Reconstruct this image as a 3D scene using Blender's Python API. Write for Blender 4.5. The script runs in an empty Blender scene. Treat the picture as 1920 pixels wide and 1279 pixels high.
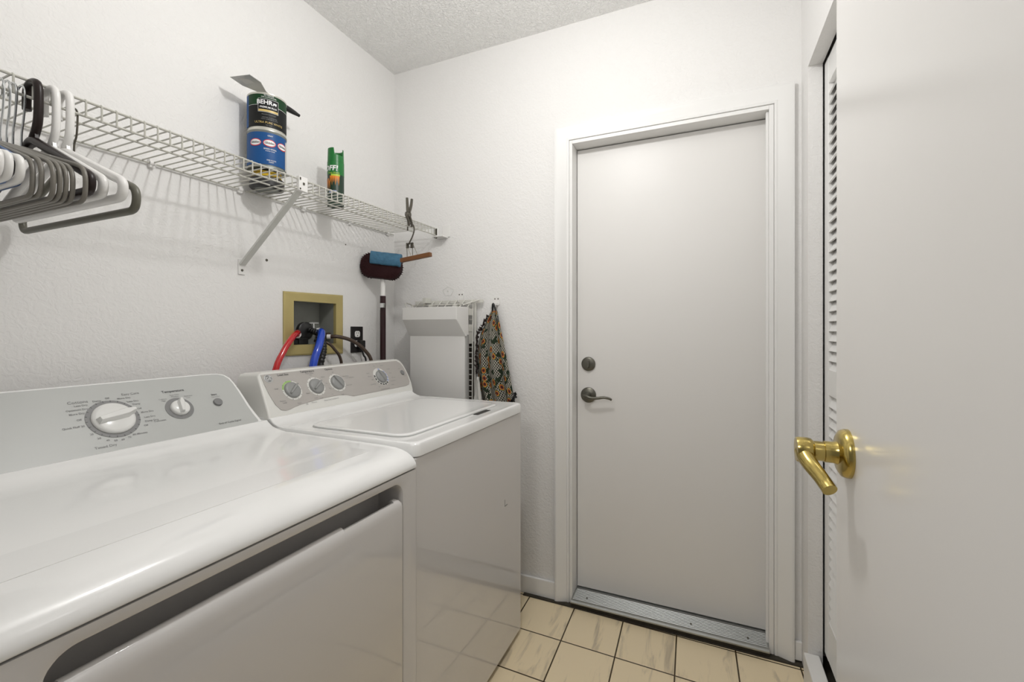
import bpy, bmesh, math, random
from mathutils import Vector, Matrix
random.seed(7)
sc = bpy.context.scene
COL = sc.collection
PI = math.pi
# ------------------------------------------------------------------ camera
TH = math.atan(365 / 829.0)
cam = bpy.data.cameras.new('camera'); camo = bpy.data.objects.new('camera', cam); COL.objects.link(camo)
camo.location = (0, 0, 1.26); camo.rotation_euler = (PI / 2, 0, TH)
cam.sensor_width = 36; cam.lens = 829.0 / 1920 * 36; cam.shift_y = -19.5 / 1920; cam.clip_start = .02
sc.camera = camo
# ------------------------------------------------------------------ world, lights, exposure
w = bpy.data.worlds.new('world'); sc.world = w; w.use_nodes = True
w.node_tree.nodes['Background'].inputs[0].default_value = (1.0, .985, .965, 1)
w.node_tree.nodes['Background'].inputs[1].default_value = .2
sc.view_settings.view_transform = 'Standard'; sc.view_settings.look = 'None'
sc.view_settings.gamma = 1; sc.view_settings.exposure = -0.20; sc.view_settings.use_curve_mapping = False
def light(name, kind, loc, power, col, size, rot=(0, 0, 0)):
    l = bpy.data.lights.new(name, kind); l.energy = power; l.color = col
    if kind == 'POINT': l.shadow_soft_size = size
    else: l.shape = 'DISK'; l.size = size
    o = bpy.data.objects.new(name, l); o.location = loc; o.rotation_euler = rot; COL.objects.link(o); return o
light('ceiling_lamp_light', 'POINT', (-.46, .96, 2.42), 22.5, (1, .99, .975), .045)
light('hall_fill_light', 'AREA', (-.42, -.55, 2.10), 6.5, (1, .985, .965), .35, (math.radians(72), 0, math.radians(-12)))  # added fill from behind the camera, stands for no real lamp

# ------------------------------------------------------------------ materials
def N(nt, t, **k):
    n = nt.nodes.new(t)
    for a, b in k.items():
        if a.startswith('i_'): n.inputs[a[2:].replace('_', ' ')].default_value = b
        else: setattr(n, a, b)
    return n
MATS = {}
def mat(name, col, rough=.5, metal=0, bump=0, scale=100, detail=3, coat=0, mott=0, mscale=3, spec=.5, bdist=.002):
    m = bpy.data.materials.new(name); m.use_nodes = True; nt = m.node_tree
    b = nt.nodes['Principled BSDF']
    b.inputs['Base Color'].default_value = (*col, 1); b.inputs['Roughness'].default_value = rough
    b.inputs['Metallic'].default_value = metal; b.inputs['Coat Weight'].default_value = coat
    b.inputs['Coat Roughness'].default_value = .025
    b.inputs['Specular IOR Level'].default_value = spec
    tc = N(nt, 'ShaderNodeTexCoord')
    if bump:
        n = N(nt, 'ShaderNodeTexNoise', i_Scale=scale, i_Detail=detail)
        bp = N(nt, 'ShaderNodeBump', i_Strength=bump, i_Distance=bdist)
        nt.links.new(tc.outputs['Object'], n.inputs['Vector']); nt.links.new(n.outputs['Fac'], bp.inputs['Height'])
        nt.links.new(bp.outputs['Normal'], b.inputs['Normal'])
    if mott:
        n2 = N(nt, 'ShaderNodeTexNoise', i_Scale=mscale, i_Detail=4)
        mx = N(nt, 'ShaderNodeMix', data_type='RGBA'); mx.inputs[6].default_value = (*[c * (1 - mott) for c in col], 1)
        mx.inputs[7].default_value = (*col, 1)
        nt.links.new(tc.outputs['Object'], n2.inputs['Vector']); nt.links.new(n2.outputs['Fac'], mx.inputs[0])
        nt.links.new(mx.outputs[2], b.inputs['Base Color'])
    MATS[name] = m; return m
M = MATS
def wall_mat(name, col, b1, b2, sc1, sc2, dm_=1):
    m = mat(name, col, .62); nt = m.node_tree; b = nt.nodes['Principled BSDF']
    tc = N(nt, 'ShaderNodeTexCoord')
    n = N(nt, 'ShaderNodeTexNoise', i_Scale=sc1, i_Detail=4); v = N(nt, 'ShaderNodeTexNoise', i_Scale=sc2, i_Detail=2, i_Distortion=1.2)
    r = N(nt, 'ShaderNodeMapRange'); r.inputs[1].default_value = .42; r.inputs[2].default_value = .6
    a = N(nt, 'ShaderNodeBump', i_Strength=b1, i_Distance=.0015 * dm_); c = N(nt, 'ShaderNodeBump', i_Strength=b2, i_Distance=.0014 * dm_)
    for x in (n, v): nt.links.new(tc.outputs['Object'], x.inputs['Vector'])
    nt.links.new(n.outputs['Fac'], a.inputs['Height']); nt.links.new(v.outputs['Fac'], r.inputs[0])
    nt.links.new(r.outputs[0], c.inputs['Height']); nt.links.new(a.outputs['Normal'], c.inputs['Normal'])
    nt.links.new(c.outputs['Normal'], b.inputs['Normal'])
    return m
wall_mat('wall', (.83, .82, .805), .3, .38, 160, 55)
wall_mat('ceil', (.95, .945, .93), .85, .75, 150, 80, 2.6)
mat('trim', (.86, .855, .84), .35, bump=.08, scale=30)
mat('door', (.80, .785, .765), .4, bump=.12, scale=22, detail=5)
mat('door_gloss', (.80, .785, .765), .22, bump=.05, scale=10, detail=2)
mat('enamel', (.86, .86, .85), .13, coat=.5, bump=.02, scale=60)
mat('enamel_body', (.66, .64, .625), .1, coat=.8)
mat('console_white', (.74, .735, .70), .3, coat=.2)
mat('panel_grey', (.50, .51, .495), .35)
mat('panel_taupe', (.45, .425, .40), .35)
mat('dark_ring', (.22, .22, .22), .4)
mat('knob_white', (.80, .80, .78), .12, coat=.6)
mat('knob_grey', (.28, .285, .28), .25, coat=.3)
mat('ink', (.09, .09, .09), .5)
mat('ink_soft', (.22, .22, .22), .5)
mat('ink_white', (.85, .85, .85), .5)
mat('green_mark', (.35, .55, .18), .5)
mat('blue_mark', (.35, .40, .62), .5)
mat('gap', (.03, .028, .025), .8)
mat('shade_grey', (.36, .36, .345), .4)
mat('wire', (.52, .51, .46), .35, coat=.2)
mat('brace', (.66, .665, .63), .35)
mat('white_plastic', (.82, .81, .79), .3)
mat('grey_plastic', (.17, .158, .135), .4)
mat('olive_plastic', (.12, .115, .088), .4)
mat('brown_plastic', (.014, .007, .006), .35, spec=.3)
mat('blue_plastic', (.04, .12, .32), .3)
mat('chrome', (.72, .74, .75), .15, metal=1)
mat('steel_dark', (.13, .12, .10), .35, metal=.9)
mat('alu', (.42, .43, .42), .42, metal=.85, bump=.1, scale=8)
mat('brass', (.50, .39, .13), .2, metal=1)
mat('bronze', (.16, .155, .13), .35, metal=.85, bump=.25, scale=150)
mat('khaki', (.56, .46, .19), .45, mott=.25, mscale=9, metal=.15)
mat('box_grey', (.33, .34, .31), .5, mott=.3, mscale=14)
mat('red_hose', (.50, .006, .010), .18, coat=.5)
mat('blue_hose', (.006, .06, .50), .15, coat=.5)
mat('brown_hose', (.07, .045, .032), .35)
mat('black', (.012, .012, .012), .35)
mat('maroon', (.022, .003, .004), .6, spec=.2, bump=1.0, scale=260, detail=4)
mat('maroon_pole', (.022, .003, .005), .3)
mat('blue_pad', (.07, .22, .36), .7, bump=.9, scale=200, detail=4, mott=.5, mscale=60)
mat('wood', (.20, .075, .018), .5, mott=.35, mscale=30)
mat('behr_black', (.006, .007, .007), .5, spec=.25)
mat('behr_green', (.008, .045, .014), .5, spec=.25)
mat('can_blue', (.006, .075, .25), .45, spec=.3)
mat('can_rim', (.62, .61, .55), .3, metal=.6)
mat('can_base', (.30, .32, .30), .4, metal=.5, mott=.4, mscale=40)
mat('gold', (.65, .48, .16), .4)
mat('red', (.6, .03, .04), .5)
mat('yellow', (.68, .46, .03), .5)
mat('off_green', (.004, .16, .025), .35)
mat('off_dark', (.004, .028, .012), .4)
mat('orange', (.85, .26, .02), .5)
mat('lime', (.45, .6, .05), .5)
mat('cloth_white', (.62, .61, .58), .9, bump=.3, scale=300)
mat('grime_and_shade', (.065, .055, .04), .9, mott=.6, mscale=30)
mat('rack_white', (.68, .67, .62), .4)
mat('shade_brown', (.05, .04, .028), .7)
mat('chip', (.14, .125, .09), .9, mott=.6, mscale=90)
mat('blade_steel', (.55, .55, .53), .38, metal=.45)
mat('hood_white', (.72, .71, .69), .3)
mat('plate_black', (.015, .013, .013), .3)
mat('lamp_glass', (.9, .9, .88), .3)
# painted tin label: text readable colour comes from separate marks
# floor tiles -------------------------------------------------------
m = mat('tiles', (.6, .5, .34), .25); nt = m.node_tree; b = nt.nodes['Principled BSDF']
tc = N(nt, 'ShaderNodeTexCoord'); sp = N(nt, 'ShaderNodeSeparateXYZ'); nt.links.new(tc.outputs['Object'], sp.inputs[0])
def MA(op, a, bb=None, c=None):
    n = nt.nodes.new('ShaderNodeMath'); n.operation = op
    for i, v in enumerate((a, bb, c)):
        if v is None: continue
        if isinstance(v, (int, float)): n.inputs[i].default_value = v
        else: nt.links.new(v, n.inputs[i])
    return n.outputs[0]
u = MA('DIVIDE', MA('ADD', MA('MULTIPLY_ADD', sp.outputs[1], .03, sp.outputs[0]), .4905), .2175)
v = MA('DIVIDE', MA('SUBTRACT', MA('MULTIPLY_ADD', sp.outputs[0], .018, sp.outputs[1]), 1.7143), .2265)
du = MA('PINGPONG', u, .5); dv = MA('PINGPONG', v, .5)
dmin = MA('MINIMUM', du, dv)
gr = N(nt, 'ShaderNodeMapRange', interpolation_type='SMOOTHSTEP'); gr.inputs[1].default_value = .009; gr.inputs[2].default_value = .015
nt.links.new(dmin, gr.inputs[0])
fu = MA('FLOOR', u); fv = MA('FLOOR', v)
cb = N(nt, 'ShaderNodeCombineXYZ'); nt.links.new(MA('MULTIPLY', fu, 3.7), cb.inputs[0]); nt.links.new(MA('MULTIPLY', fv, 5.3), cb.inputs[1])
ad = N(nt, 'ShaderNodeVectorMath', operation='ADD'); nt.links.new(tc.outputs['Object'], ad.inputs[0]); nt.links.new(cb.outputs[0], ad.inputs[1])
mp = N(nt, 'ShaderNodeMapping'); mp.inputs['Rotation'].default_value = (0, 0, math.radians(38)); mp.inputs['Scale'].default_value = (16, 2.6, 1)
nt.links.new(ad.outputs[0], mp.inputs[0])
vn = N(nt, 'ShaderNodeTexNoise', i_Scale=1.4, i_Detail=6, i_Roughness=.6, i_Distortion=.6); nt.links.new(mp.outputs[0], vn.inputs['Vector'])
ve = N(nt, 'ShaderNodeMapRange', interpolation_type='SMOOTHSTEP'); ve.inputs[1].default_value = .53; ve.inputs[2].default_value = .74
nt.links.new(vn.outputs['Fac'], ve.inputs[0])
mx = N(nt, 'ShaderNodeMix', data_type='RGBA'); mx.inputs[6].default_value = (.90, .76, .52, 1); mx.inputs[7].default_value = (.56, .47, .33, 1)
nt.links.new(ve.outputs[0], mx.inputs[0])
n3 = N(nt, 'ShaderNodeTexNoise', i_Scale=7, i_Detail=3); nt.links.new(ad.outputs[0], n3.inputs['Vector'])
mx3 = N(nt, 'ShaderNodeMix', data_type='RGBA', blend_type='MULTIPLY'); mx3.inputs[0].default_value = .2
nt.links.new(mx.outputs[2], mx3.inputs[6]); nt.links.new(n3.outputs['Color'], mx3.inputs[7])
mx2 = N(nt, 'ShaderNodeMix', data_type='RGBA'); mx2.inputs[6].default_value = (.055, .033, .013, 1)
nt.links.new(gr.outputs[0], mx2.inputs[0]); nt.links.new(mx.outputs[2], mx2.inputs[7]); nt.links.new(mx2.outputs[2], b.inputs['Base Color'])
bp = N(nt, 'ShaderNodeBump', i_Strength=.5, i_Distance=.002); nt.links.new(gr.outputs[0], bp.inputs['Height']); nt.links.new(bp.outputs[0], b.inputs['Normal'])
# apron cloth (gingham with sunflowers), driven by its UV map --------
m = mat('apron', (.5, .5, .5), .9); nt = m.node_tree; b = nt.nodes['Principled BSDF']
uv = N(nt, 'ShaderNodeUVMap'); 
ck = N(nt, 'ShaderNodeTexChecker', i_Scale=130); ck.inputs[1].default_value = (.42, .40, .33, 1); ck.inputs[2].default_value = (.008, .008, .009, 1)
nt.links.new(uv.outputs[0], ck.inputs['Vector'])
vo = N(nt, 'ShaderNodeTexVoronoi', voronoi_dimensions='2D', i_Scale=19, i_Randomness=1.0); nt.links.new(uv.outputs[0], vo.inputs['Vector'])
nz = N(nt, 'ShaderNodeTexNoise', i_Scale=60, i_Detail=2); nt.links.new(uv.outputs[0], nz.inputs['Vector'])
dd = MA('ADD', vo.outputs['Distance'], MA('MULTIPLY_ADD', nz.outputs['Fac'], .22, -.11))
cr = N(nt, 'ShaderNodeValToRGB'); nt.links.new(dd, cr.inputs[0]); cr.color_ramp.interpolation = 'CONSTANT'
e = cr.color_ramp.elements; e[0].position = 0; e[0].color = (.045, .012, .01, 1); e[1].position = .14; e[1].color = (.42, .09, .03, 1)
x = e.new(.22); x.color = (.50, .30, .05, 1); x = e.new(.28); x.color = (.02, .05, .012, 1)
sc_ = N(nt, 'ShaderNodeSeparateColor'); nt.links.new(vo.outputs['Color'], sc_.inputs[0])
mk = MA('MULTIPLY', MA('LESS_THAN', dd, .33), MA('GREATER_THAN', sc_.outputs[0], .22))
mx = N(nt, 'ShaderNodeMix', data_type='RGBA'); nt.links.new(mk, mx.inputs[0]); nt.links.new(cr.outputs[0], mx.inputs[7])
n8 = N(nt, 'ShaderNodeTexNoise', i_Scale=26, i_Detail=3); nt.links.new(uv.outputs[0], n8.inputs['Vector'])
lf = MA('GREATER_THAN', n8.outputs['Fac'], .57); mxl = N(nt, 'ShaderNodeMix', data_type='RGBA'); mxl.inputs[7].default_value = (.012, .025, .010, 1)
nt.links.new(lf, mxl.inputs[0]); nt.links.new(ck.outputs[0], mxl.inputs[6]); nt.links.new(mxl.outputs[2], mx.inputs[6])
nt.links.new(mx.outputs[2], b.inputs['Base Color'])

mat('apron_edge', (.05, .035, .03), .9, bump=.5, scale=120, mott=.6, mscale=80)
# ------------------------------------------------------------------ object helpers
def BM(): return bmesh.new()
def obj(name, bm, m, parent=None, bevel=0, smooth=True, seg=2):
    bmesh.ops.recalc_face_normals(bm, faces=bm.faces)
    me = bpy.data.meshes.new(name); bm.to_mesh(me); bm.free()
    ms = m if isinstance(m, (list, tuple)) else [m]
    for q in ms: me.materials.append(M[q])
    o = bpy.data.objects.new(name, me); COL.objects.link(o)
    if parent is not None:
        o.parent = parent; o.location = -parent.location if parent.parent is None else (0, 0, 0)
        if parent.parent is not None: o.location = (0, 0, 0)
    if smooth:
        for p in me.polygons: p.use_smooth = True
        try: me.set_sharp_from_angle(angle=math.radians(38))
        except Exception: pass
    if bevel:
        md = o.modifiers.new('bevel', 'BEVEL'); md.width = bevel; md.segments = seg; md.limit_method = 'ANGLE'; md.angle_limit = math.radians(40)
        md.harden_normals = True
    return o
def thing(name, loc, label, cat, group=None, kind=None):
    o = bpy.data.objects.new(name, None); COL.objects.link(o); o.location = loc; o.empty_display_size = .05
    return tag(o, label, cat, group, kind)
def tag(o, label=None, cat=None, group=None, kind=None):
    if label: o['label'] = label
    if cat: o['category'] = cat
    if group: o['group'] = group
    if kind: o['kind'] = kind
    return o
def struct(o): o['kind'] = 'structure'; return o
def box(bm, x0, x1, y0, y1, z0, z1, mi=0):
    vs = [bm.verts.new(p) for p in ((x0, y0, z0), (x1, y0, z0), (x1, y1, z0), (x0, y1, z0), (x0, y0, z1), (x1, y0, z1), (x1, y1, z1), (x0, y1, z1))]
    for f in ((0, 3, 2, 1), (4, 5, 6, 7), (0, 1, 5, 4), (1, 2, 6, 5), (2, 3, 7, 6), (3, 0, 4, 7)):
        bm.faces.new([vs[i] for i in f]).material_index = mi
    return vs
def prism(bm, pts, vec, mi=0):
    vec = Vector(vec); a = [bm.verts.new(p) for p in pts]; c = [bm.verts.new(Vector(p) + vec) for p in pts]
    n = len(pts)
    bm.faces.new(a).material_index = mi; bm.faces.new(list(reversed(c))).material_index = mi
    for i in range(n): bm.faces.new((a[i], a[(i + 1) % n], c[(i + 1) % n], c[i])).material_index = mi
    return a + c
def tube(bm, pts, r, seg=10, closed=False, caps=True, mi=0, rad=None):
    pts = [Vector(p) for p in pts]; n = len(pts); rings = []
    nrm = None
    for i in range(n):
        if closed: t = (pts[(i + 1) % n] - pts[i - 1]).normalized()
        else: t = (pts[min(i + 1, n - 1)] - pts[max(i - 1, 0)]).normalized()
        if nrm is None:
            nrm = t.orthogonal().normalized()
        else:
            nrm = (nrm - t * nrm.dot(t)); nrm = nrm.normalized() if nrm.length > 1e-6 else t.orthogonal().normalized()
        bn = t.cross(nrm)
        rr = rad[i] if rad else r
        rings.append([bm.verts.new(pts[i] + (nrm * math.cos(2 * PI * k / seg) + bn * math.sin(2 * PI * k / seg)) * rr) for k in range(seg)])
    m_ = n if closed else n - 1
    for i in range(m_):
        A, B = rings[i], rings[(i + 1) % n]
        off = 0
        if closed and i == n - 1:
            off = min(range(seg), key=lambda q: (A[0].co - B[q].co).length)
        for k in range(seg):
            bm.faces.new((A[k], A[(k + 1) % seg], B[(k + 1 + off) % seg], B[(k + off) % seg])).material_index = mi
    if caps and not closed:
        bm.faces.new(rings[0]).material_index = mi; bm.faces.new(list(reversed(rings[-1]))).material_index = mi
def fillet(pts, rads, closed=False, n=6):
    P = [Vector(p) for p in pts]; out = []; L = len(P)
    for i in range(L):
        if not closed and i in (0, L - 1): out.append(P[i]); continue
        a, b_, c = P[i - 1], P[i], P[(i + 1) % L]
        r = rads[i] if isinstance(rads, (list, tuple)) else rads
        d1 = (a - b_).normalized(); d2 = (c - b_).normalized(); ang = d1.angle(d2)
        if ang > PI - .02: out.append(b_); continue
        d = min(r / math.tan(ang / 2), (a - b_).length * .49, (c - b_).length * .49)
        s, e_ = b_ + d1 * d, b_ + d2 * d
        for k in range(n + 1):
            t = k / n; out.append(s * (1 - t) ** 2 + b_ * 2 * t * (1 - t) + e_ * t * t)
    return out
def smoothpath(pts, n=8):
    P = [Vector(p) for p in pts]; P = [P[0] * 2 - P[1]] + P + [P[-1] * 2 - P[-2]]; out = []
    for i in range(1, len(P) - 2):
        for k in range(n):
            t = k / n
            out.append(.5 * ((2 * P[i]) + (P[i + 1] - P[i - 1]) * t + (2 * P[i - 1] - 5 * P[i] + 4 * P[i + 1] - P[i + 2]) * t * t + (3 * P[i] - P[i - 1] - 3 * P[i + 1] + P[i + 2]) * t ** 3))
    out.append(P[-2]); return out
def lathe(bm, prof, M4=Matrix(), seg=40, mi=0):
    # prof: (r, h) pairs around local z
    rings = []
    for r, h in prof:
        if r < 1e-6: rings.append([bm.verts.new(M4 @ Vector((0, 0, h)))])
        else: rings.append([bm.verts.new(M4 @ Vector((r * math.cos(2 * PI * k / seg), r * math.sin(2 * PI * k / seg), h))) for k in range(seg)])
    for A, B in zip(rings, rings[1:]):
        if len(A) == 1 and len(B) == 1: continue
        for k in range(seg):
            if len(A) == 1: f = (A[0], B[k], B[(k + 1) % seg])
            elif len(B) == 1: f = (A[k], A[(k + 1) % seg], B[0])
            else: f = (A[k], A[(k + 1) % seg], B[(k + 1) % seg], B[k])
            bm.faces.new(f).material_index = mi
def rrect(u0, u1, v0, v1, r, n=6):
    out = []
    for cx, cy, a0 in ((u1 - r, v1 - r, 0), (u0 + r, v1 - r, 90), (u0 + r, v0 + r, 180), (u1 - r, v0 + r, 270)):
        for k in range(n + 1):
            a = math.radians(a0 + 90 * k / n); out.append((cx + r * math.cos(a), cy + r * math.sin(a)))
    return out
def grid_wall(bm, us, vs, holes, mapf, t):
    # us, vs: cut positions; holes: set of (i, j); mapf(u, v, d) -> point
    def solid(i, j): return 0 <= i < len(us) - 1 and 0 <= j < len(vs) - 1 and (i, j) not in holes
    for i in range(len(us) - 1):
        for j in range(len(vs) - 1):
            if not solid(i, j): continue
            u0, u1, v0, v1 = us[i], us[i + 1], vs[j], vs[j + 1]
            def q(*P): bm.faces.new([bm.verts.new(mapf(*p)) for p in P])
            q((u0, v0, 0), (u1, v0, 0), (u1, v1, 0), (u0, v1, 0)); q((u0, v0, t), (u0, v1, t), (u1, v1, t), (u1, v0, t))
            if not solid(i - 1, j): q((u0, v0, 0), (u0, v1, 0), (u0, v1, t), (u0, v0, t))
            if not solid(i + 1, j): q((u1, v0, 0), (u1, v0, t), (u1, v1, t), (u1, v1, 0))
            if not solid(i, j - 1): q((u0, v0, 0), (u0, v0, t), (u1, v0, t), (u1, v0, 0))
            if not solid(i, j + 1): q((u0, v1, 0), (u1, v1, 0), (u1, v1, t), (u0, v1, t))
    bmesh.ops.remove_doubles(bm, verts=bm.verts, dist=1e-5)
TXT = {}
def text(bm, s, size, f, align='CENTER', mi=0, sx=1.0, bold=0):
    """add lettering; f(u, v) -> world point"""
    key = (s, align, bold)
    if key not in TXT:
        cu = bpy.data.curves.new('t', 'FONT'); cu.body = s; cu.size = 1; cu.align_x = align; cu.align_y = 'CENTER'; cu.resolution_u = 2; cu.offset = bold
        o = bpy.data.objects.new('t', cu); COL.objects.link(o); dg = bpy.context.evaluated_depsgraph_get(); dg.update()
        me = bpy.data.meshes.new_from_object(o.evaluated_get(dg))
        TXT[key] = ([tuple(v.co) for v in me.vertices], [tuple(p.vertices) for p in me.polygons])
        bpy.data.objects.remove(o); bpy.data.curves.remove(cu); bpy.data.meshes.remove(me)
    V, F = TXT[key]
    vs = [bm.verts.new(f(x * size * sx, y * size)) for x, y, _ in V]
    for p in F:
        try: bm.faces.new([vs[i] for i in p]).material_index = mi
        except ValueError: pass
def frame(A, B):
    """panel frame: origin (x,z)=A, s axis towards B; returns f(y, s, h) and matrix maker"""
    d = Vector((B[0] - A[0], 0, B[1] - A[1])).normalized(); n = Vector((0, 1, 0)).cross(d)
    def f(y, s, h=0): return Vector((A[0], y, A[1])) + d * s + n * h
    def mt(y, s, h=0, rot=0):
        X = Vector((0, 1, 0)) * math.cos(rot) + d * math.sin(rot); Y = -Vector((0, 1, 0)) * math.sin(rot) + d * math.cos(rot)
        m4 = Matrix.Identity(4)
        for i, c in enumerate((X, Y, n, f(y, s, h))): m4.col[i][:3] = c
        return m4
    return f, mt

# ================================================================== STRUCTURE
XL, YF, XR, ZC = -1.583, 1.979, .33, 2.677
bm = BM(); grid_wall(bm, [-.12, 1.319, 1.554, YF], [0, 1.198, 1.387, ZC], {(1, 1)}, lambda u, v, d: (XL - d, u, v), .12)
struct(obj('wall_left', bm, 'wall', smooth=False))
bm = BM(); grid_wall(bm, [XL, -.58, .238, 1.0], [0, 2.137, ZC], {(1, 0)}, lambda u, v, d: (u, YF + d, v), .13)
struct(obj('wall_far', bm, 'wall', smooth=False))
bm = BM(); grid_wall(bm, [-.12, .30, 1.864, YF], [0, .0001, 2.2, ZC], {(1, 0), (1, 1)}, lambda u, v, d: (XR + d, u, v), .044)
struct(obj('wall_right', bm, 'wall', smooth=False, bevel=.006))
bm = BM(); grid_wall(bm, [XL, -.62, .215, XR], [0, 2.2, ZC], {(1, 0)}, lambda u, v, d: (u, .02 - d, v), .12)
struct(obj('wall_back', bm, 'wall', smooth=False))
bm = BM(); box(bm, -1.75, 1.05, -1.9, YF, -.06, 0); struct(obj('floor', bm, 'tiles', smooth=False))
bm = BM(); box(bm, -1.75, 1.05, -1.9, YF + .13, ZC, ZC + .08); struct(obj('ceiling', bm, 'ceil', smooth=False))
# closet beyond the bifold doors
bm = BM(); box(bm, .96, 1.0, -.12, YF, 0, ZC); box(bm, .374, .96, -.12, -.08, 0, ZC)
struct(obj('wall_closet', bm, 'wall', smooth=False))
bm = BM(); box(bm, .374, .96, -.08, YF, 0, .045); struct(obj('trim_7', bm, 'grime_and_shade', smooth=False))
# closet kerb
bm = BM(); box(bm, .316, .364, .30, 1.862, 0, .115); o = struct(obj('trim_8', bm, 'trim', bevel=.004))
# baseboards
bm = BM(); box(bm, -1.57, -.647, YF - .014, YF, 0, .085); struct(obj('baseboard_far', bm, 'trim', bevel=.004))
bm = BM(); box(bm, .306, XR, YF - .014, YF, .012, .083); struct(obj('baseboard_corner', bm, 'trim', bevel=.003))
bm = BM(); box(bm, XL, XL + .013, .02, YF - .015, 0, .085); struct(obj('baseboard_left', bm, 'trim', bevel=.004))
# grime strip between tiles and door sill
bm = BM(); box(bm, -.80, .33, 1.947, YF + .05, 0, .006); struct(obj('trim_1', bm, 'grime_and_shade', smooth=False))
# door casing with mitred corners
bm = BM(); prof = [(0, 0), (0, .006), (.003, .008), (.009, .008), (.011, .0065), (.030, .0135), (.052, .0215), (.060, .0225), (.065, .020), (.065, 0)]
xi0, xi1, zt = -.582, .240, 2.139
rows = []
for d, h in prof:
    rows.append([bm.verts.new(p) for p in ((xi0 - d, YF - h, .0), (xi0 - d, YF - h, zt + d), (xi1 + d, YF - h, zt + d), (xi1 + d, YF - h, .0))])
for A, B in zip(rows, rows[1:]):
    for k in range(3): bm.faces.new((A[k], A[k + 1], B[k + 1], B[k]))
for k in (0, 3): bm.faces.new([r[k] for r in rows])
struct(obj('trim_2', bm, 'trim'))
# jamb lining
bm = BM(); box(bm, -.58, -.567, YF - .004, YF + .13, 0, 2.137); box(bm, .222, .238, YF - .004, YF + .13, 0, 2.137); box(bm, -.567, .222, YF - .004, YF + .13, 2.121, 2.137)
box(bm, .213, .222, YF + .012, YF + .030, .03, 2.121); struct(obj('trim_3', bm, 'trim', bevel=.0015))
# aluminium sill
bm = BM(); box(bm, -.566, .221, 1.953, YF + .12, .0065, .0245); struct(obj('trim_5', bm, 'grime_and_shade', smooth=False))  # dark box, paints the shade below the sill's front edge
bm = BM(); pts = [(-.566, 1.943, .024), (-.566, 1.942, .030), (-.566, 1.950, .034), (-.566, 2.05, .040), (-.566, 2.09, .040), (-.566, 2.09, .030), (-.566, 1.952, .025)]
prism(bm, pts, (.787, 0, 0))
for i in range(9):
    y = 1.962 + i * .009; z = .0345 + (y - 1.95) * .06; prism(bm, [(-.560, y, z), (-.560, y + .002, z + .0018), (-.560, y + .004, z)], (.775, 0, 0))
o = struct(obj('trim_4', bm, 'alu', smooth=False))
bm = BM()
for x in (-.50, -.06, .15): lathe(bm, [(0, .004), (.003, .0035), (.0045, .001), (.0045, -.003)], Matrix.Translation((x, 1.985, .037)), 12)
obj('screws', bm, 'steel_dark', o)
# far door
bm = BM(); box(bm, -.5645, .2195, 2.055, 2.098, .045, 2.117)
d1 = struct(obj('door_1', bm, 'door', bevel=.002))
def mt_wall(x, y, z):  # local z -> -y
    m4 = Matrix.Identity(4)
    for i, c in enumerate(((1, 0, 0), (0, 0, 1), (0, -1, 0), (x, y, z))): m4.col[i][:3] = c
    return m4
bm = BM(); lathe(bm, [(.033, 0), (.033, .006), (.029, .011), (.024, .0125), (0, .013)], mt_wall(-.510, 2.055, 1.103)); db = obj('deadbolt', bm, 'bronze', d1)
bm = BM(); prism(bm, [(-.5125, 2.045, 1.083), (-.5025, 2.045, 1.09), (-.5015, 2.045, 1.118), (-.5095, 2.045, 1.125), (-.5135, 2.045, 1.11)], (0, -.014, 0)); obj('thumb_turn', bm, 'bronze', db, bevel=.002)
bm = BM(); lathe(bm, [(.036, 0), (.036, .006), (.031, .011), (.015, .013), (.013, .035), (.011, .045), (0, .046)], mt_wall(-.510, 2.055, .957)); ro = obj('rosette', bm, 'bronze', d1)
bm = BM(); pth = smoothpath([(-.527, 2.018, .958), (-.510, 2.012, .955), (-.485, 2.008, .949), (-.455, 2.008, .951), (-.43, 2.010, .955), (-.405, 2.014, .951), (-.395, 2.018, .945)])
tube(bm, pth, .006, 10, rad=[.008 - .004 * abs(i / len(pth) - .2) for i in range(len(pth))]); obj('lever_handle', bm, 'bronze', ro)
# open door beside the camera, hinged behind it
bm = BM(); box(bm, .177, .213, .026, .799, .012, 2.10)
d2 = struct(obj('door_2', bm, 'door_gloss', bevel=.002))
def mt_side(x, y, z):  # local z -> -x
    m4 = Matrix.Identity(4)
    for i, c in enumerate(((0, 1, 0), (0, 0, 1), (-1, 0, 0), (x, y, z))): m4.col[i][:3] = c
    return m4
bm = BM(); lathe(bm, [(.033, 0), (.033, .004), (.031, .009), (.025, .0125), (.016, .0135), (.0145, .018), (.0145, .028), (0, .028)], mt_side(.177, .737, 1.092), 48)
ro = obj('rosette', bm, 'brass', d2)
bm = BM(); lathe(bm, [(.0125, .026), (.0135, .028), (.0135, .040), (.0165, .043), (.0175, .048), (.0175, .058), (.0165, .061), (0, .062)], mt_side(.177, .737, 1.092), 40)
pth = smoothpath([(.125, .735, 1.090), (.126, .722, 1.084), (.130, .708, 1.077), (.136, .697, 1.069), (.141, .688, 1.061), (.144, .680, 1.056)], 6)
n = len(pth); tube(bm, pth, .01, 14, rad=[.0115 - .0025 * min(1, i / n * 1.5) for i in range(n)]); obj('lever_handle', bm, 'brass', ro)
# same fittings on the far face are out of sight; latch plate on the edge
bm = BM(); box(bm, .183, .207, .7985, .8005, 1.06, 1.12); obj('latch_plate', bm, 'brass', d2)
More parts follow.
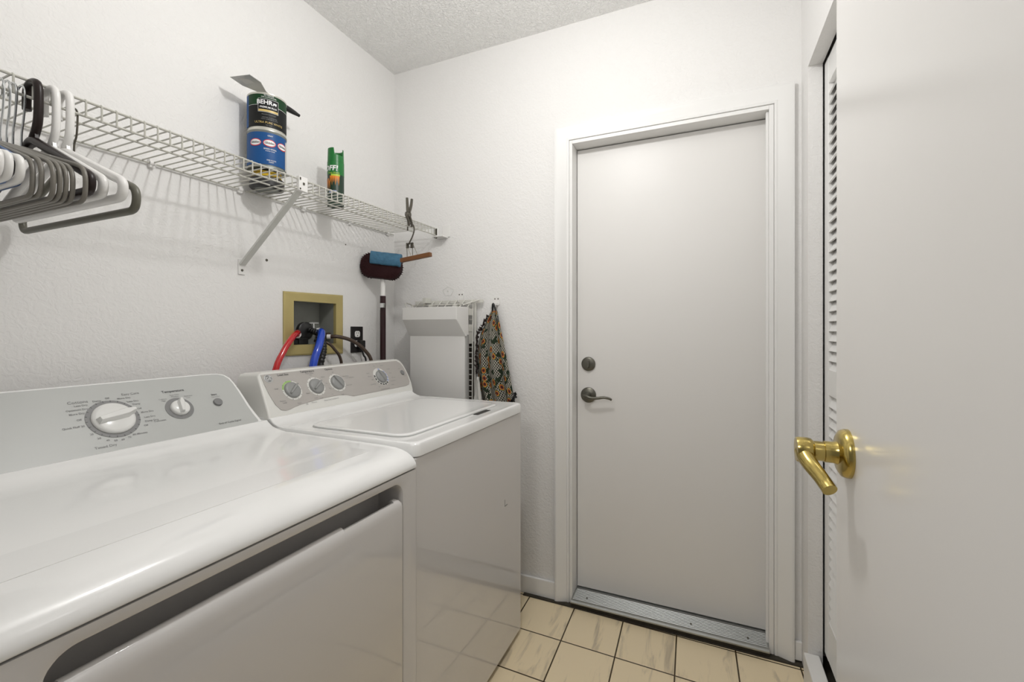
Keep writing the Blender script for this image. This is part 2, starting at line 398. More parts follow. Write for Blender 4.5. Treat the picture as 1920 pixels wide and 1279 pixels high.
# bifold louver doors of the closet
def louver_leaf(name, y0, y1):
    x0, x1, zb, zt_ = .378, .406, .135, 2.192
    bm = BM(); st = .050
    box(bm, x0, x1, y0, y0 + st, zb, zt_); box(bm, x0, x1, y1 - st, y1, zb, zt_)
    for a, c in ((zb, .27), (1.04, 1.128), (2.10, zt_)): box(bm, x0 + .001, x1 - .001, y0 + st, y1 - st, a, c)
    o = struct(obj(name, bm, 'trim', bevel=.002))
    for a, c in ((.27, 1.04), (1.128, 2.10)):
        bm = BM(); k = int((c - a) / .0327)
        for i in range(k):
            z = a + (i + .5) * (c - a) / k
            prism(bm, [(x0 + .001, y0 + st, z - .021), (x0 + .006, y0 + st, z - .022), (x1 - .001, y0 + st, z + .019), (x1 - .006, y0 + st, z + .022)], (0, y1 - y0 - 2 * st, 0))
        obj('louver_slats', bm, 'trim', o, smooth=False)
    return o
for i, (a, c) in enumerate(((1.472, 1.858), (1.083, 1.469), (.694, 1.080), (.305, .691))): louver_leaf('door_%d' % (3 + i), a, c)
# ceiling lamp (its light is the point light above)
lp = thing('ceiling_lamp', (-.5, .98, ZC), 'white ceiling lamp holder above the washer and dryer, out of frame', 'lamp')
bm = BM(); lathe(bm, [(0, 0), (.075, 0), (.075, -.018), (.07, -.022), (0, -.022)], Matrix.Translation((-.5, .98, ZC))); obj('lamp_base', bm, 'white_plastic', lp)
bm = BM(); lathe(bm, [(0, -.02), (.022, -.02), (.020, -.10), (.028, -.14), (.028, -.17), (.0, -.17)], Matrix.Translation((-.5, .98, ZC))); obj('lamp_socket', bm, 'white_plastic', lp)

# ================================================================== WIRE SHELF
def zd(y): return 1.776 + .0065 * y
FX, BX, Y0, Y1, PITCH = -1.28, -1.574, .06, 1.938, .02845
sh = thing('wire_shelf', (-1.43, 1.0, 1.78), 'long white coated wire shelf on the left wall above the washer and dryer', 'shelf')
bm = BM()
for x, dz, r, ye in ((FX, -.003, .0031, Y1), (FX, -.037, .0031, Y1), (-1.425, -.005, .003, 1.945), (BX, -.003, .003, 1.962)):
    for a, c in ((Y0, 1.094), (1.110, ye)): tube(bm, [(x, a, zd(a) + dz), (x, c, zd(c) + dz)], r, 8)
y = .41 - 12 * PITCH
while y < 1.935:
    if y > Y0 and abs(y - 1.102) > .012:
        z = zd(y); tube(bm, fillet([(BX - .003, y, z), (FX + .003, y, z), (FX + .003, y, z - .04)], .005, n=3), .0021, 6)
    y += PITCH
obj('shelf_wires', bm, 'wire', sh)
for y in (.15, .805, 1.088, 1.368, 1.637, 1.914):
    bm = BM(); z = zd(y); box(bm, XL, XL + .012, y - .008, y + .008, z - .016, z + .010); lathe(bm, [(.0075, -.008), (.0075, .008)], Matrix.Translation((BX, y, z - .003)) @ Matrix.Rotation(PI / 2, 4, 'X'), 12)
    obj('wall_clip', bm, 'white_plastic', sh, bevel=.002)
bm = BM(); box(bm, -1.284, -1.270, 1.086, 1.122, 1.739, 1.790); cp = obj('joint_plate', bm, 'white_plastic', sh, bevel=.002)
bm = BM(); box(bm, -1.2702, -1.2680, 1.101, 1.108, 1.761, 1.769); box(bm, -1.2702, -1.268, 1.088, 1.0925, 1.776, 1.784); box(bm, -1.2702, -1.268, 1.088, 1.0925, 1.743, 1.748); obj('joint_screw', bm, 'steel_dark', cp)
# brace: shallow channel from the front rail down to the wall
bm = BM(); a = Vector((-1.284, 1.102, 1.742)); c = Vector((-1.574, 1.098, 1.502)); dr = (c - a).normalized(); up = dr.cross(Vector((0, 1, 0))).normalized()
pr_ = [(-.011, 0), (.011, 0), (.011, .008), (.009, .008), (.009, .002), (-.009, .002), (-.009, .008), (-.011, .008)]
prism(bm, [a + Vector((0, p, 0)) - up * q for p, q in pr_], c - a)
br = obj('support_brace', bm, 'brace', sh)
bm = BM(); box(bm, XL, XL + .005, 1.085, 1.111, 1.468, 1.525); fp = obj('brace_foot', bm, 'white_plastic', sh, bevel=.002)
bm = BM(); lathe(bm, [(.0045, 0), (.0045, .002), (0, .003)], Matrix.Translation((XL + .005, 1.098, 1.484)) @ Matrix.Rotation(PI / 2, 4, 'Y'), 12); obj('brace_screw', bm, 'steel_dark', fp)
bm = BM(); box(bm, -1.268, -1.222, YF - .006, YF, 1.748, 1.812); box(bm, -1.30, -1.235, 1.925, YF, 1.742, 1.750); box(bm, -1.294, -1.27, 1.930, 1.942, 1.745, 1.792)
eb = obj('end_bracket', bm, 'white_plastic', sh, bevel=.002)
bm = BM(); box(bm, -1.2885, -1.2715, 1.9285, 1.934, 1.752, 1.786); lathe(bm, [(.006, -.006), (.006, .004)], Matrix.Translation((-1.28, 1.93, 1.741)) @ Matrix.Rotation(PI / 2, 4, 'X'), 12); obj('bracket_slot', bm, 'steel_dark', eb)

# ================================================================== HANGERS
def hanger(name, y, half, zb, zn, r, m, label, hook=None, xc=-1.275, group='clothes hangers on the shelf rail', sag=.05, ang=0):
    t = thing(name, (xc, y, zn), label, 'hanger', group)
    def P(x, z): return (xc + x * math.cos(ang), y + x * math.sin(ang), z)
    pts = [P(-half, zb), P(half, zb), P(half + .004, zb + sag), P(0, zn), P(-half - .004, zb + sag)]
    bm = BM(); tube(bm, fillet(pts, [.022, .022, .045, .03, .045], True, 7), r, 10, True); obj('frame', bm, m, t)
    zr = 1.744 + .0065 * y
    if hook is None:
        g = P(0, zn + .004); bm = BM()
        prism(bm, [(g[0] - .024, y - .003, zn - .016), (g[0] + .024, y - .003, zn - .016), (g[0] + .012, y - .003, zn + .030), (g[0] - .004, y - .003, zn + .012)], (0, .006, 0))
        hp = [P(0, zn - .004), P(.022, zn + .03), P(.026, zr - .01), P(.020, zr + .019), P(-.004, zr + .026), P(-.022, zr + .016), P(-.026, zr - .010), P(-.025, zr - .026)]
        tube(bm, smoothpath(hp, 5), r * .85, 10); obj('hook', bm, m, t)
    else:
        bm = BM(); hp = [P(0, zn - .004), P(.002, zn + .03), P(.012, zr - .05), P(.016, zr - .008), P(.008, zr + .008), P(-.006, zr + .011), P(-.018, zr + .002), P(-.020, zr - .016)]
        tube(bm, smoothpath(hp, 5), .002, 8); obj('hook', bm, hook, t)
    return t
hanger('clothes_hanger', .512, .243, 1.504, 1.648, .0075, 'olive_plastic', 'olive grey hanger hanging lowest and nearest the paint cans, with a thin wire hook', 'steel_dark', xc=-1.30, sag=.042)
hanger('clothes_hanger', .486, .226, 1.522, 1.650, .0085, 'white_plastic', 'thick white tubular hanger next to the lowest olive grey hanger', sag=.030)
hanger('clothes_hanger', .464, .205, 1.524, 1.648, .0082, 'white_plastic', 'thick white tubular hanger next to the dark brown hanger', sag=.028)
hanger('clothes_hanger', .437, .222, 1.520, 1.655, .0088, 'brown_plastic', 'dark brown plastic hanger with a thick brown hook, between white and grey hangers', sag=.028)
names = ['first', 'second', 'third', 'fourth', 'fifth', 'sixth', 'seventh']
for i, (yy, hf, zz) in enumerate(((.4205, .246, 1.494), (.4085, .232, 1.492), (.4000, .230, 1.492), (.3915, .231, 1.492), (.3830, .231, 1.491), (.3712, .222, 1.494), (.3625, .216, 1.492))):
    hanger('clothes_hanger', yy, hf, zz, 1.632, .0038, 'grey_plastic', 'slim grey hanger with chrome hook, %s counted from the dark brown hanger' % names[i], 'chrome', sag=.06)
for i, (yy, zz) in enumerate(((.3555, 1.512), (.3386, 1.512))):
    hanger('clothes_hanger', yy, .200, zz, 1.640, .0021, 'blue_plastic', ['blue plastic hanger squeezed between the grey and the white hangers', 'blue plastic hanger lying just before the far white one at left edge'][i], 'chrome', sag=.04)
for i, (yy, zz) in enumerate(((.3465, 1.513), (.3305, 1.513), (.3175, 1.513), (.3045, 1.513))):
    hanger('clothes_hanger', yy, .220 + .0065 * i, zz, 1.605, .0061, 'white_plastic', 'white hanger at the left edge of the photo, %s from the grey hangers' % names[i], 'chrome', sag=.036)

# ================================================================== TINS ON THE SHELF
CX, CY = -1.508, 1.147
ZS = zd(1.15) + .0022
def cyl_map(cx, cy, r, a0):
    def f(u, v): a = a0 + u / r; return Vector((cx + (r + .0005) * math.cos(a), cy + (r + .0005) * math.sin(a), v))
    return f
ACAM = math.atan2(-CY, -CX)   # azimuth of the label front
def patch(bm, f, outline, mi, n=1):
    # small flat patches following the cylinder: triangulate as a strip in u
    us = sorted(set([p[0] for p in outline])); 
    vs = [bm.verts.new(f(u_, v_)) for u_, v_ in outline]; bm.faces.new(vs).material_index = mi
def band(bm, cx, cy, r, a0, a1, z0, z1, mi, n=24):
    A = [(bm.verts.new((cx + r * math.cos(a0 + (a1 - a0) * k / n), cy + r * math.sin(a0 + (a1 - a0) * k / n), z0)), bm.verts.new((cx + r * math.cos(a0 + (a1 - a0) * k / n), cy + r * math.sin(a0 + (a1 - a0) * k / n), z1))) for k in range(n + 1)]
    for p, q in zip(A, A[1:]): bm.faces.new((p[0], q[0], q[1], p[1])).material_index = mi
def oval(bm, cx, cy, r, a0, u0, v0, ru, rv, mi, slope=0):
    n = 10; rows = []
    for i in range(-n, n + 1):
        t = i / n; h = rv * math.sqrt(max(0, 1 - t * t)); uu = u0 + t * ru; a = a0 + uu / r
        rows.append([bm.verts.new((cx + r * math.cos(a), cy + r * math.sin(a), v0 + s * h)) for s in (-1, -.33, .33, 1)])
    for A, B in zip(rows, rows[1:]):
        for k in range(3):
            try: bm.faces.new((A[k], B[k], B[k + 1], A[k + 1])).material_index = mi
            except ValueError: pass
# yellow cord on a black tin
t = thing('cord_tin', (CX, CY, ZS), 'low round black tin with a yellow cord coiled on top, under the blue paint can', 'tin')
bm = BM(); lathe(bm, [(0, .0), (.046, 0), (.048, .002), (.056, .003), (.0585, .006), (.0585, .034), (.054, .037), (0, .037)], Matrix.Translation((CX, CY, ZS))); obj('tin_body', bm, 'black', t)
bm = BM(); lathe(bm, [(0, -.0006), (.040, -.0006), (.040, .001)], Matrix.Translation((CX, CY, ZS))); obj('tin_bottom', bm, 'can_base', t)
bm = BM()
for k in range(7):
    r = .038 + random.random() * .017; zz = ZS + .041 + .0028 * k; dx = random.uniform(-.003, .003)
    tube(bm, [(CX + dx + r * math.cos(a_ * PI / 12), CY + r * math.sin(a_ * PI / 12), zz + .002 * math.sin(a_ * .8 + k)) for a_ in range(24)], .0026, 6, True)
obj('coiled_cord', bm, 'yellow', t)
# blue can
Z1 = ZS + .066; RC = .066; HC = .134
def tin(name, z0, body, label, cat, r=RC, h=HC):
    t = thing(name, (CX, CY, z0), label, cat, 'paint cans stacked on the shelf')
    bm = BM(); lathe(bm, [(0, .003), (r - .004, .003), (r - .003, 0), (r, 0), (r, .003), (r - .0015, .005), (r - .0015, h - .006), (r, h - .004), (r, h), (r - .004, h), (r - .006, h - .004), (0, h - .003)], Matrix.Translation((CX, CY, z0)), 64)
    obj('can_body', bm, body, t); return t
t = tin('paint_can', Z1, 'can_base', 'blue paint can with white oval logos, standing below the black and green can', 'paint can')
f = cyl_map(CX, CY, RC - .001, ACAM)
bm = BM(); band(bm, CX, CY, RC - .0006, ACAM - 1.75, ACAM + 1.35, Z1 + .010, Z1 + HC - .008, 0, 48)
for uu in (-.040, .008, .056):
    oval(bm, CX, CY, RC + .0002, ACAM, uu, Z1 + .088, .0215, .0135, 1); oval(bm, CX, CY, RC + .0006, ACAM, uu, Z1 + .088, .019, .0105, 2)
    ff = lambda a_, c_, uu=uu: cyl_map(CX, CY, RC + .0008, ACAM)(a_ + uu, c_ + Z1 + .088); text(bm, 'Glidden', .0105, ff, mi=3, bold=.02)
g = cyl_map(CX, CY, RC, ACAM)
for s, sz, uu, vv in (('SPEED-WALL', .0075, .010, .066), ('Interior Latex', .0055, .010, .059), ('SEMI-GLOSS', .006, .014, .026), ('PAINT', .006, .014, .019), ('GRAY', .007, .010, .114)):
    text(bm, s, sz, lambda a_, c_: g(a_ + uu, c_ + Z1 + vv), mi=2, bold=.01)
obj('can_label', bm, ['can_blue', 'red', 'ink_white', 'ink'], t)
bm = BM(); band(bm, CX, CY, RC - .0002, ACAM + 1.12, ACAM + 1.4, Z1 + .006, Z1 + .115, 0, 6); obj('paint_drip', bm, 'cloth_white', t)
# black and green can
Z2 = Z1 + HC + .0005; 
t = tin('paint_can', Z2, 'can_rim', 'black and green paint can with white logo, topmost of the stack', 'paint can')
bm = BM(); z0 = Z2
band(bm, CX, CY, RC - .0006, ACAM - 1.1, ACAM + 1.4, z0 + .012, z0 + HC - .045, 0, 40); band(bm, CX, CY, RC - .0006, ACAM - 1.1, ACAM + 1.4, z0 + HC - .045, z0 + HC - .006, 1, 40)
band(bm, CX, CY, RC - .0003, ACAM - 1.1, ACAM + 1.4, z0 + HC - .0455, z0 + HC - .0445, 3, 40)
band(bm, CX, CY, RC - .0005, ACAM - 1.9, ACAM - 1.1, z0 + .012, z0 + HC - .006, 2, 12)
g = cyl_map(CX, CY, RC, ACAM)
band(bm, CX, CY, RC, ACAM - .030 / RC, ACAM + .038 / RC, z0 + .064, z0 + .112, 3, 12)
band(bm, CX, CY, RC + .0003, ACAM - .029 / RC, ACAM + .037 / RC, z0 + .065, z0 + .111, 0, 12)
band(bm, CX, CY, RC + .0006, ACAM - .028 / RC, ACAM + .036 / RC, z0 + .0655, z0 + .073, 4, 12)
for s, sz, uu, vv, bo, mi_ in (('BEHR', .0215, -.0085, .0985, .025, 3), ('PREMIUM PLUS', .0085, .004, .081, .02, 3), ('EXTERIOR', .007, .006, .124, 0, 3), ('SEMI-GLOSS ENAMEL', .0055, .006, .1175, 0, 3), ('MILDEW RESISTANT', .0052, .006, .055, 0, 5),
                       ('LIFETIME GUARANTEE', .005, .008, .044, 0, 5), ('PAINT & PRIMER IN ONE', .005, .008, .038, 0, 5), ('ULTRA PURE WHITE', .0105, .006, .026, 0, 4), ('NO. 5050', .005, .006, .0165, 0, 5)):
    text(bm, s, sz, lambda a_, c_: cyl_map(CX, CY, RC + .0008, ACAM)(a_ + uu, c_ + z0 + vv), mi=mi_, bold=bo)
# little bear shape after the name
cf = cyl_map(CX, CY, RC + .0008, ACAM)
bm.faces.new([bm.verts.new(cf(.0190 + a_, z0 + .0925 + c_)) for a_, c_ in ((0, 0), (.003, 0), (.0035, .003), (.008, .003), (.0085, 0), (.0115, 0), (.0115, .004), (.0125, .006), (.0125, .009), (.0105, .0085), (.008, .009), (.003, .0095), (.0005, .0075))]).material_index = 3
obj('can_label', bm, ['behr_black', 'behr_green', 'can_blue', 'ink_white', 'gold', 'ink_soft'], t)
# scraper on top
ZT = Z2 + HC + .003
t = thing('paint_scraper', (-1.49, 1.15, ZT), 'wide bladed scraper with black handle lying across the top paint can', 'scraper')
a = Vector((-1.475, 1.018, ZT + .018)); c = Vector((-1.500, 1.175, ZT + .008)); dr = (c - a).normalized(); sd = Vector((0, 0, 1)).cross(dr).normalized()
bm = BM(); up = Vector((0, 0, .0016)); pts = [a - sd * .042 + Vector((0, 0, -.004)), a + sd * .042, a + dr * .05 + sd * .04, a + dr * .10 + sd * .014, c + sd * .01, c - sd * .01, a + dr * .10 - sd * .014, a + dr * .05 - sd * .04]
prism(bm, pts, up); obj('blade', bm, 'blade_steel', t)
bm = BM(); prism(bm, [a + dr * .012 + sd * .02, a + dr * .045 + sd * .02, a + dr * .045 - sd * .015, a + dr * .012 - sd * .015], (0, 0, -.0006)); obj('price_label', bm, 'cloth_white', t)
bm = BM(); e1 = Vector((-1.494, 1.278, ZT - .002)); pth = smoothpath([c - dr * .01, c + (e1 - c) * .35, c + (e1 - c) * .7, e1], 6); n = len(pth)
tube(bm, pth, .01, 12, rad=[.006 + .005 * math.sin(PI * min(1, (i + 2) / n)) for i in range(n)]); obj('handle', bm, 'black', t)
# insect spray
SX, SY, SR = -1.450, 1.425, .0335; ZP = zd(SY) + .0022
t = thing('spray_can', (SX, SY, ZP), 'green insect spray can with white lettering, alone on the wire shelf', 'spray can')
AS = math.atan2(-SY, -SX)
bm = BM(); lathe(bm, [(0, .003), (SR - .004, 0), (SR, .001), (SR, .185), (SR - .001, .188), (0, .188)], Matrix.Translation((SX, SY, ZP)), 48); cb_ = obj('can_body', bm, 'off_dark', t)
bm = BM(); band(bm, SX, SY, SR + .0003, AS - 1.7, AS + 1.7, ZP + .130, ZP + .186, 0, 32)
g = cyl_map(SX, SY, SR + .0006, AS)
band(bm, SX, SY, SR + .0004, AS - .6, AS + .5, ZP + .122, ZP + .131, 2, 14)
for k in range(6):
    a0 = -.75 + k * .2; pts = [(a0 * SR, ZP + .123), ((a0 + .2) * SR, ZP + .123), ((a0 + .1) * SR, ZP + .094 - .012 * (k % 2))]; bm.faces.new([bm.verts.new(g(*p)) for p in pts]).material_index = 3
for k in range(4):
    a0 = -1.5 + k * .22; pts = [(a0 * SR, ZP + .11 - .012 * (k % 2)), ((a0 + .16) * SR, ZP + .115), ((a0 + .1) * SR, ZP + .065)]; bm.faces.new([bm.verts.new(g(*p)) for p in pts]).material_index = 3
text(bm, 'OFF!', .030, lambda a_, c_: g(a_ + c_ * .15 - .0215, c_ + ZP + .155), mi=1, bold=.03)
text(bm, 'Deep Woods', .0085, lambda a_, c_: g(a_ - .008, c_ + ZP + .136), mi=2, bold=.01)
band(bm, SX, SY, SR + .0004, AS - .8, AS + .1, ZP + .052, ZP + .062, 4, 10); text(bm, 'Repels', .009, lambda a_, c_: g(a_ - .008, c_ + ZP + .057), mi=1)
obj('can_label', bm, ['off_green', 'ink_white', 'lime', 'orange', 'blue_mark'], t)
bm = BM(); prof_z = []
n = 48
def capz(k):
    a = (2 * PI * k / n - AS) % (2 * PI); a = a if a <= PI else a - 2 * PI
    return .214 if -.15 < a < 1.15 else .243
outer = []; inner = []
for k in range(n):
    a = 2 * PI * k / n
    for L, r in ((outer, SR - .0005), (inner, SR - .003)): L.append((bm.verts.new((SX + r * math.cos(a), SY + r * math.sin(a), ZP + .187)), bm.verts.new((SX + (r - .0015) * math.cos(a), SY + (r - .0015) * math.sin(a), ZP + capz(k)))))
for k in range(n):
    j = (k + 1) % n
    bm.faces.new((outer[k][0], outer[j][0], outer[j][1], outer[k][1])); bm.faces.new((inner[k][0], inner[k][1], inner[j][1], inner[j][0])); bm.faces.new((outer[k][1], outer[j][1], inner[j][1], inner[k][1]))
obj('cap', bm, 'off_green', t)
bm = BM(); lathe(bm, [(.008, .186), (.008, .212), (0, .214)], Matrix.Translation((SX, SY, ZP)), 20); obj('spray_nozzle', bm, 'ink_white', t)

# ================================================================== CLIP AND WOODEN HANGER
t = thing('spring_clamp', (-1.28, 1.69, 1.80), 'dark metal spring clamp gripping the front edge of the wire shelf, handles up', 'clamp')
for s in (-1, 1):
    bm = BM(); pth = smoothpath([(-1.272 + .004 * s, 1.699 + s * .013, 1.878), (-1.272 + .003 * s, 1.697 + s * .010, 1.845), (-1.271, 1.690 + s * .004, 1.812), (-1.270, 1.686 - s * .010, 1.795), (-1.268, 1.697 - s * .011, 1.770), (-1.268, 1.703 - s * .012, 1.748)], 5)
    n = len(pth); tube(bm, pth, .005, 8, rad=[.0075 - .002 * abs(i / n * 2 - .8) for i in range(n)]); obj('clamp_arm', bm, 'steel_dark', t)
bm = BM(); lathe(bm, [(0, -.009), (.009, -.009), (.011, -.006), (.011, .006), (.009, .009), (0, .009)], Matrix.Translation((-1.271, 1.688, 1.800)) @ Matrix.Rotation(PI / 2, 4, 'Y'), 16)
for k in range(4): tube(bm, [(-1.279 + k * .005, 1.688 + .013 * math.cos(q * PI / 6), 1.800 + .013 * math.sin(q * PI / 6)) for q in range(12)], .0016, 6, True)
obj('clamp_spring', bm, 'steel_dark', t)
t = thing('clamp_hanger', (-1.28, 1.72, 1.74), 'small trouser hanger with a wooden bar, hanging from the right end of the wire shelf', 'hanger')
bm = BM(); ar = [(-1.30, 1.722, 1.735), (-1.298, 1.722, 1.755), (-1.284, 1.722, 1.766), (-1.268, 1.722, 1.758), (-1.262, 1.722, 1.735), (-1.272, 1.722, 1.705), (-1.287, 1.722, 1.680), (-1.290, 1.722, 1.668)]
tube(bm, smoothpath(ar, 5), .0032, 8); obj('hook', bm, 'steel_dark', t)
bm = BM()
for a, c in (((-1.300, 1.715, 1.676), (-1.297, 1.715, 1.607)), ((-1.292, 1.715, 1.650), (-1.273, 1.715, 1.610)), ((-1.278, 1.729, 1.676), (-1.276, 1.729, 1.610)), ((-1.276, 1.729, 1.676), (-1.245, 1.729, 1.614)), ((-1.302, 1.715, 1.672), (-1.270, 1.729, 1.672)), ((-1.303, 1.715, 1.655), (-1.268, 1.729, 1.655))):
    tube(bm, [a, c], .0016, 6)
for x in (-1.300, -1.275):
    for z in (1.672, 1.663, 1.655): lathe(bm, [(0, -.006), (.005, -.006), (.005, .006), (0, .006)], Matrix.Translation((x, 1.722, z)) @ Matrix.Rotation(PI / 2, 4, 'Y'), 10)
obj('wire_frame', bm, 'steel_dark', t)
bm = BM(); vs = box(bm, -.085, .085, -.010, .010, -.010, .010); bm.transform(Matrix.Translation((-1.253, 1.722, 1.604)) @ Matrix.Rotation(math.radians(-6), 4, 'Y')); obj('wooden_bar', bm, 'wood', t, bevel=.002)

# ================================================================== LAUNDRY BOX, HOSES, OUTLET
lb = thing('washer_outlet_box', (XL, 1.434, 1.29), 'recessed washing machine outlet box with a khaki metal frame in the left wall', 'outlet box')
bm = BM(); o_ = [(1.274, 1.156), (1.594, 1.152), (1.594, 1.427), (1.274, 1.421)]; i_ = [(1.322, 1.200), (1.552, 1.200), (1.552, 1.385), (1.322, 1.385)]
for h0, h1 in ((0, 1),):
    A = [bm.verts.new((XL + .0005, *p)) for p in o_]; B = [bm.verts.new((XL + .006, *p)) for p in o_]; C2 = [bm.verts.new((XL + .008, p[0] + (.006 if q in (0, 3) else -.006), p[1] + (.006 if q < 2 else -.006))) for q, p in enumerate(o_)]
    D = [bm.verts.new((XL + .006, *p)) for p in i_]; E_ = [bm.verts.new((XL - .01, *p)) for p in i_]
    for P_, Q_ in ((A, B), (B, C2), (C2, D), (D, E_)):
        for k in range(4): bm.faces.new((P_[k], P_[(k + 1) % 4], Q_[(k + 1) % 4], Q_[k]))
obj('box_frame', bm, 'khaki', lb, smooth=False)
bm = BM(); box(bm, XL - .100, XL - .001, 1.320, 1.553, 1.1985, 1.3865); bm.faces.ensure_lookup_table()
fr = [f_ for f_ in bm.faces if f_.calc_center_median().x > XL - .01]; bmesh.ops.delete(bm, geom=fr, context='FACES'); obj('recess_liner', bm, 'box_grey', lb, smooth=False)
bm = BM(); lathe(bm, [(0, 0), (.036, 0), (.040, .006), (.040, .022), (.032, .028), (0, .028)], Matrix.Translation((XL - .055, 1.418, 1.258)) @ Matrix.Rotation(PI / 2, 4, 'Y'), 28); obj('drain_cap', bm, 'black', lb)
for y, mm in ((1.345, 'brown_hose'), (1.535, 'brown_hose')):
    bm = BM(); tube(bm, [(XL - .09, y, 1.235), (XL - .02, y, 1.238)], .013, 12); tube(bm, [(XL - .05, y, 1.238), (XL - .05, y + (.03 if y < 1.4 else -.03), 1.242)], .011, 10); obj('pipe_fitting', bm, mm, lb)
bm = BM(); lathe(bm, [(0, 0), (.006, 0), (.006, .03), (0, .03)], Matrix.Translation((XL - .03, 1.455, 1.262)), 12); box(bm, XL - .035, XL - .025, 1.432, 1.48, 1.291, 1.297)
for k in range(5): lathe(bm, [(0, -.004), (.005, -.002), (.005, .002), (0, .004)], Matrix.Translation((XL - .03, 1.434 + k * .011, 1.294)), 8)
obj('valve_handle', bm, 'chrome', lb)
bm = BM(); box(bm, XL - .09, XL - .012, 1.326, 1.36, 1.2, 1.222); box(bm, XL - .09, XL - .02, 1.37, 1.42, 1.2, 1.228); obj('valve_block', bm, 'black', lb, bevel=.004)
def hose(name, pts, r, m, label, cat='hose', ring=None, ribs=0):
    t = thing(name, pts[0], label, cat, 'hoses above the washer')
    bm = BM(); pth = smoothpath(pts, 10 if not ribs else 22)
    tube(bm, pth, r, 14, rad=[r * (1 + .16 * (i % 4 < 2)) for i in range(len(pth))] if ribs else None)
    obj('hose_tube', bm, m, t)
    if ring:
        a, c = Vector(pts[0]), Vector(pts[1]); d = (c - a).normalized()
        bm = BM(); tube(bm, [a - d * .012, a + d * .004], r * 1.28, 16); obj('coupling', bm, ring, t)
    return t
hose('water_hose', [(-1.575, 1.338, 1.243), (-1.545, 1.312, 1.252), (-1.50, 1.250, 1.232), (-1.483, 1.197, 1.180), (-1.476, 1.154, 1.10), (-1.476, 1.12, .90)], .0115, 'red_hose', 'glossy red water hose arching down behind the washer', ring='white_plastic')
hose('water_hose', [(-1.575, 1.452, 1.252), (-1.530, 1.424, 1.252), (-1.490, 1.374, 1.200), (-1.478, 1.330, 1.110), (-1.478, 1.30, .90)], .0155, 'blue_hose', 'glossy blue water hose curving down in front of the outlet box', ring='white_plastic')
hose('drain_hose', [(-1.605, 1.430, 1.262), (-1.556, 1.442, 1.240), (-1.538, 1.442, 1.18), (-1.532, 1.418, 1.10), (-1.532, 1.40, .90)], .0125, 'black', 'black ribbed drain hose right behind the blue hose', ribs=1)
hose('water_hose', [(-1.60, 1.45, 1.215), (-1.54, 1.462, 1.206), (-1.525, 1.490, 1.178), (-1.520, 1.528, 1.110), (-1.52, 1.54, .90)], .0065, 'brown_hose', 'thin dark brown hose leaving the bottom of the outlet box')
hose('water_hose', [(-1.575, 1.512, 1.232), (-1.545, 1.535, 1.232), (-1.525, 1.600, 1.212), (-1.505, 1.658, 1.168), (-1.49, 1.695, 1.095), (-1.49, 1.71, .90)], .0085, 'brown_hose', 'dark brown hose arching right across the black socket plate', ring='white_plastic')
t = thing('wall_outlet', (XL, 1.688, 1.215), 'black wall socket plate with one white receptacle and a plug, left of the broom', 'outlet')
bm = BM(); box(bm, XL, XL + .006, 1.648, 1.728, 1.152, 1.280); obj('cover_plate', bm, 'plate_black', t, bevel=.002)
bm = BM(); prism(bm, [(XL + .006, 1.688 + a_, 1.243 + c_) for a_, c_ in rrect(-.017, .017, -.015, .015, .010)], (.002, 0, 0)); rc = obj('receptacle', bm, 'white_plastic', t)
bm = BM()
for dy in (-.006, .006): box(bm, XL + .008, XL + .0084, 1.688 + dy - .0012, 1.688 + dy + .0012, 1.244, 1.253)
box(bm, XL + .008, XL + .0084, 1.6855, 1.6905, 1.233, 1.238); obj('receptacle_slots', bm, 'gap', rc)
bm = BM(); prism(bm, [(XL + .006, 1.688 + a_, 1.195 + c_) for a_, c_ in rrect(-.019, .019, -.015, .016, .010)], (.002, 0, 0)); obj('receptacle', bm, 'white_plastic', t)
t = thing('power_cord', (XL + .02, 1.70, 1.19), 'black power cord plugged into the lower socket, dropping behind the washer', 'cord')
bm = BM(); box(bm, XL + .008, XL + .035, 1.680, 1.716, 1.172, 1.212); obj('plug', bm, 'black', t, bevel=.005)
bm = BM(); tube(bm, smoothpath([(XL + .022, 1.700, 1.178), (XL + .03, 1.705, 1.14), (XL + .04, 1.713, 1.10), (XL + .045, 1.72, .9)]), .0045, 8); obj('cable', bm, 'black', t)

# ================================================================== BROOM in the corner
t = thing('scrub_brush', (-1.50, 1.785, 0), 'long handled maroon scrub brush with a blue pad, standing head up in the corner', 'brush')
bm = BM(); tube(bm, [(-1.505, 1.79, .01), (-1.50, 1.785, 1.435)], .0145, 16); obj('handle', bm, 'maroon_pole', t)
bm = BM(); tube(bm, [(-1.50, 1.785, 1.43), (-1.50, 1.785, 1.545)], .0125, 16); obj('upper_handle', bm, 'white_plastic', t)
bm = BM(); box(bm, -1.500, -1.478, 1.762, 1.776, 1.375, 1.398); obj('handle_clip', bm, 'chrome', t, bevel=.002)
ct = Vector((-1.50, 1.775, 1.583)); rt_ = Vector((math.cos(TH + .12), math.sin(TH + .12), -.10)).normalized(); fwd = Vector((0, 0, 1)).cross(rt_).normalized(); upv = rt_.cross(fwd).normalized()
bm = BM(); HW, HH, DD = .105, .064, .033
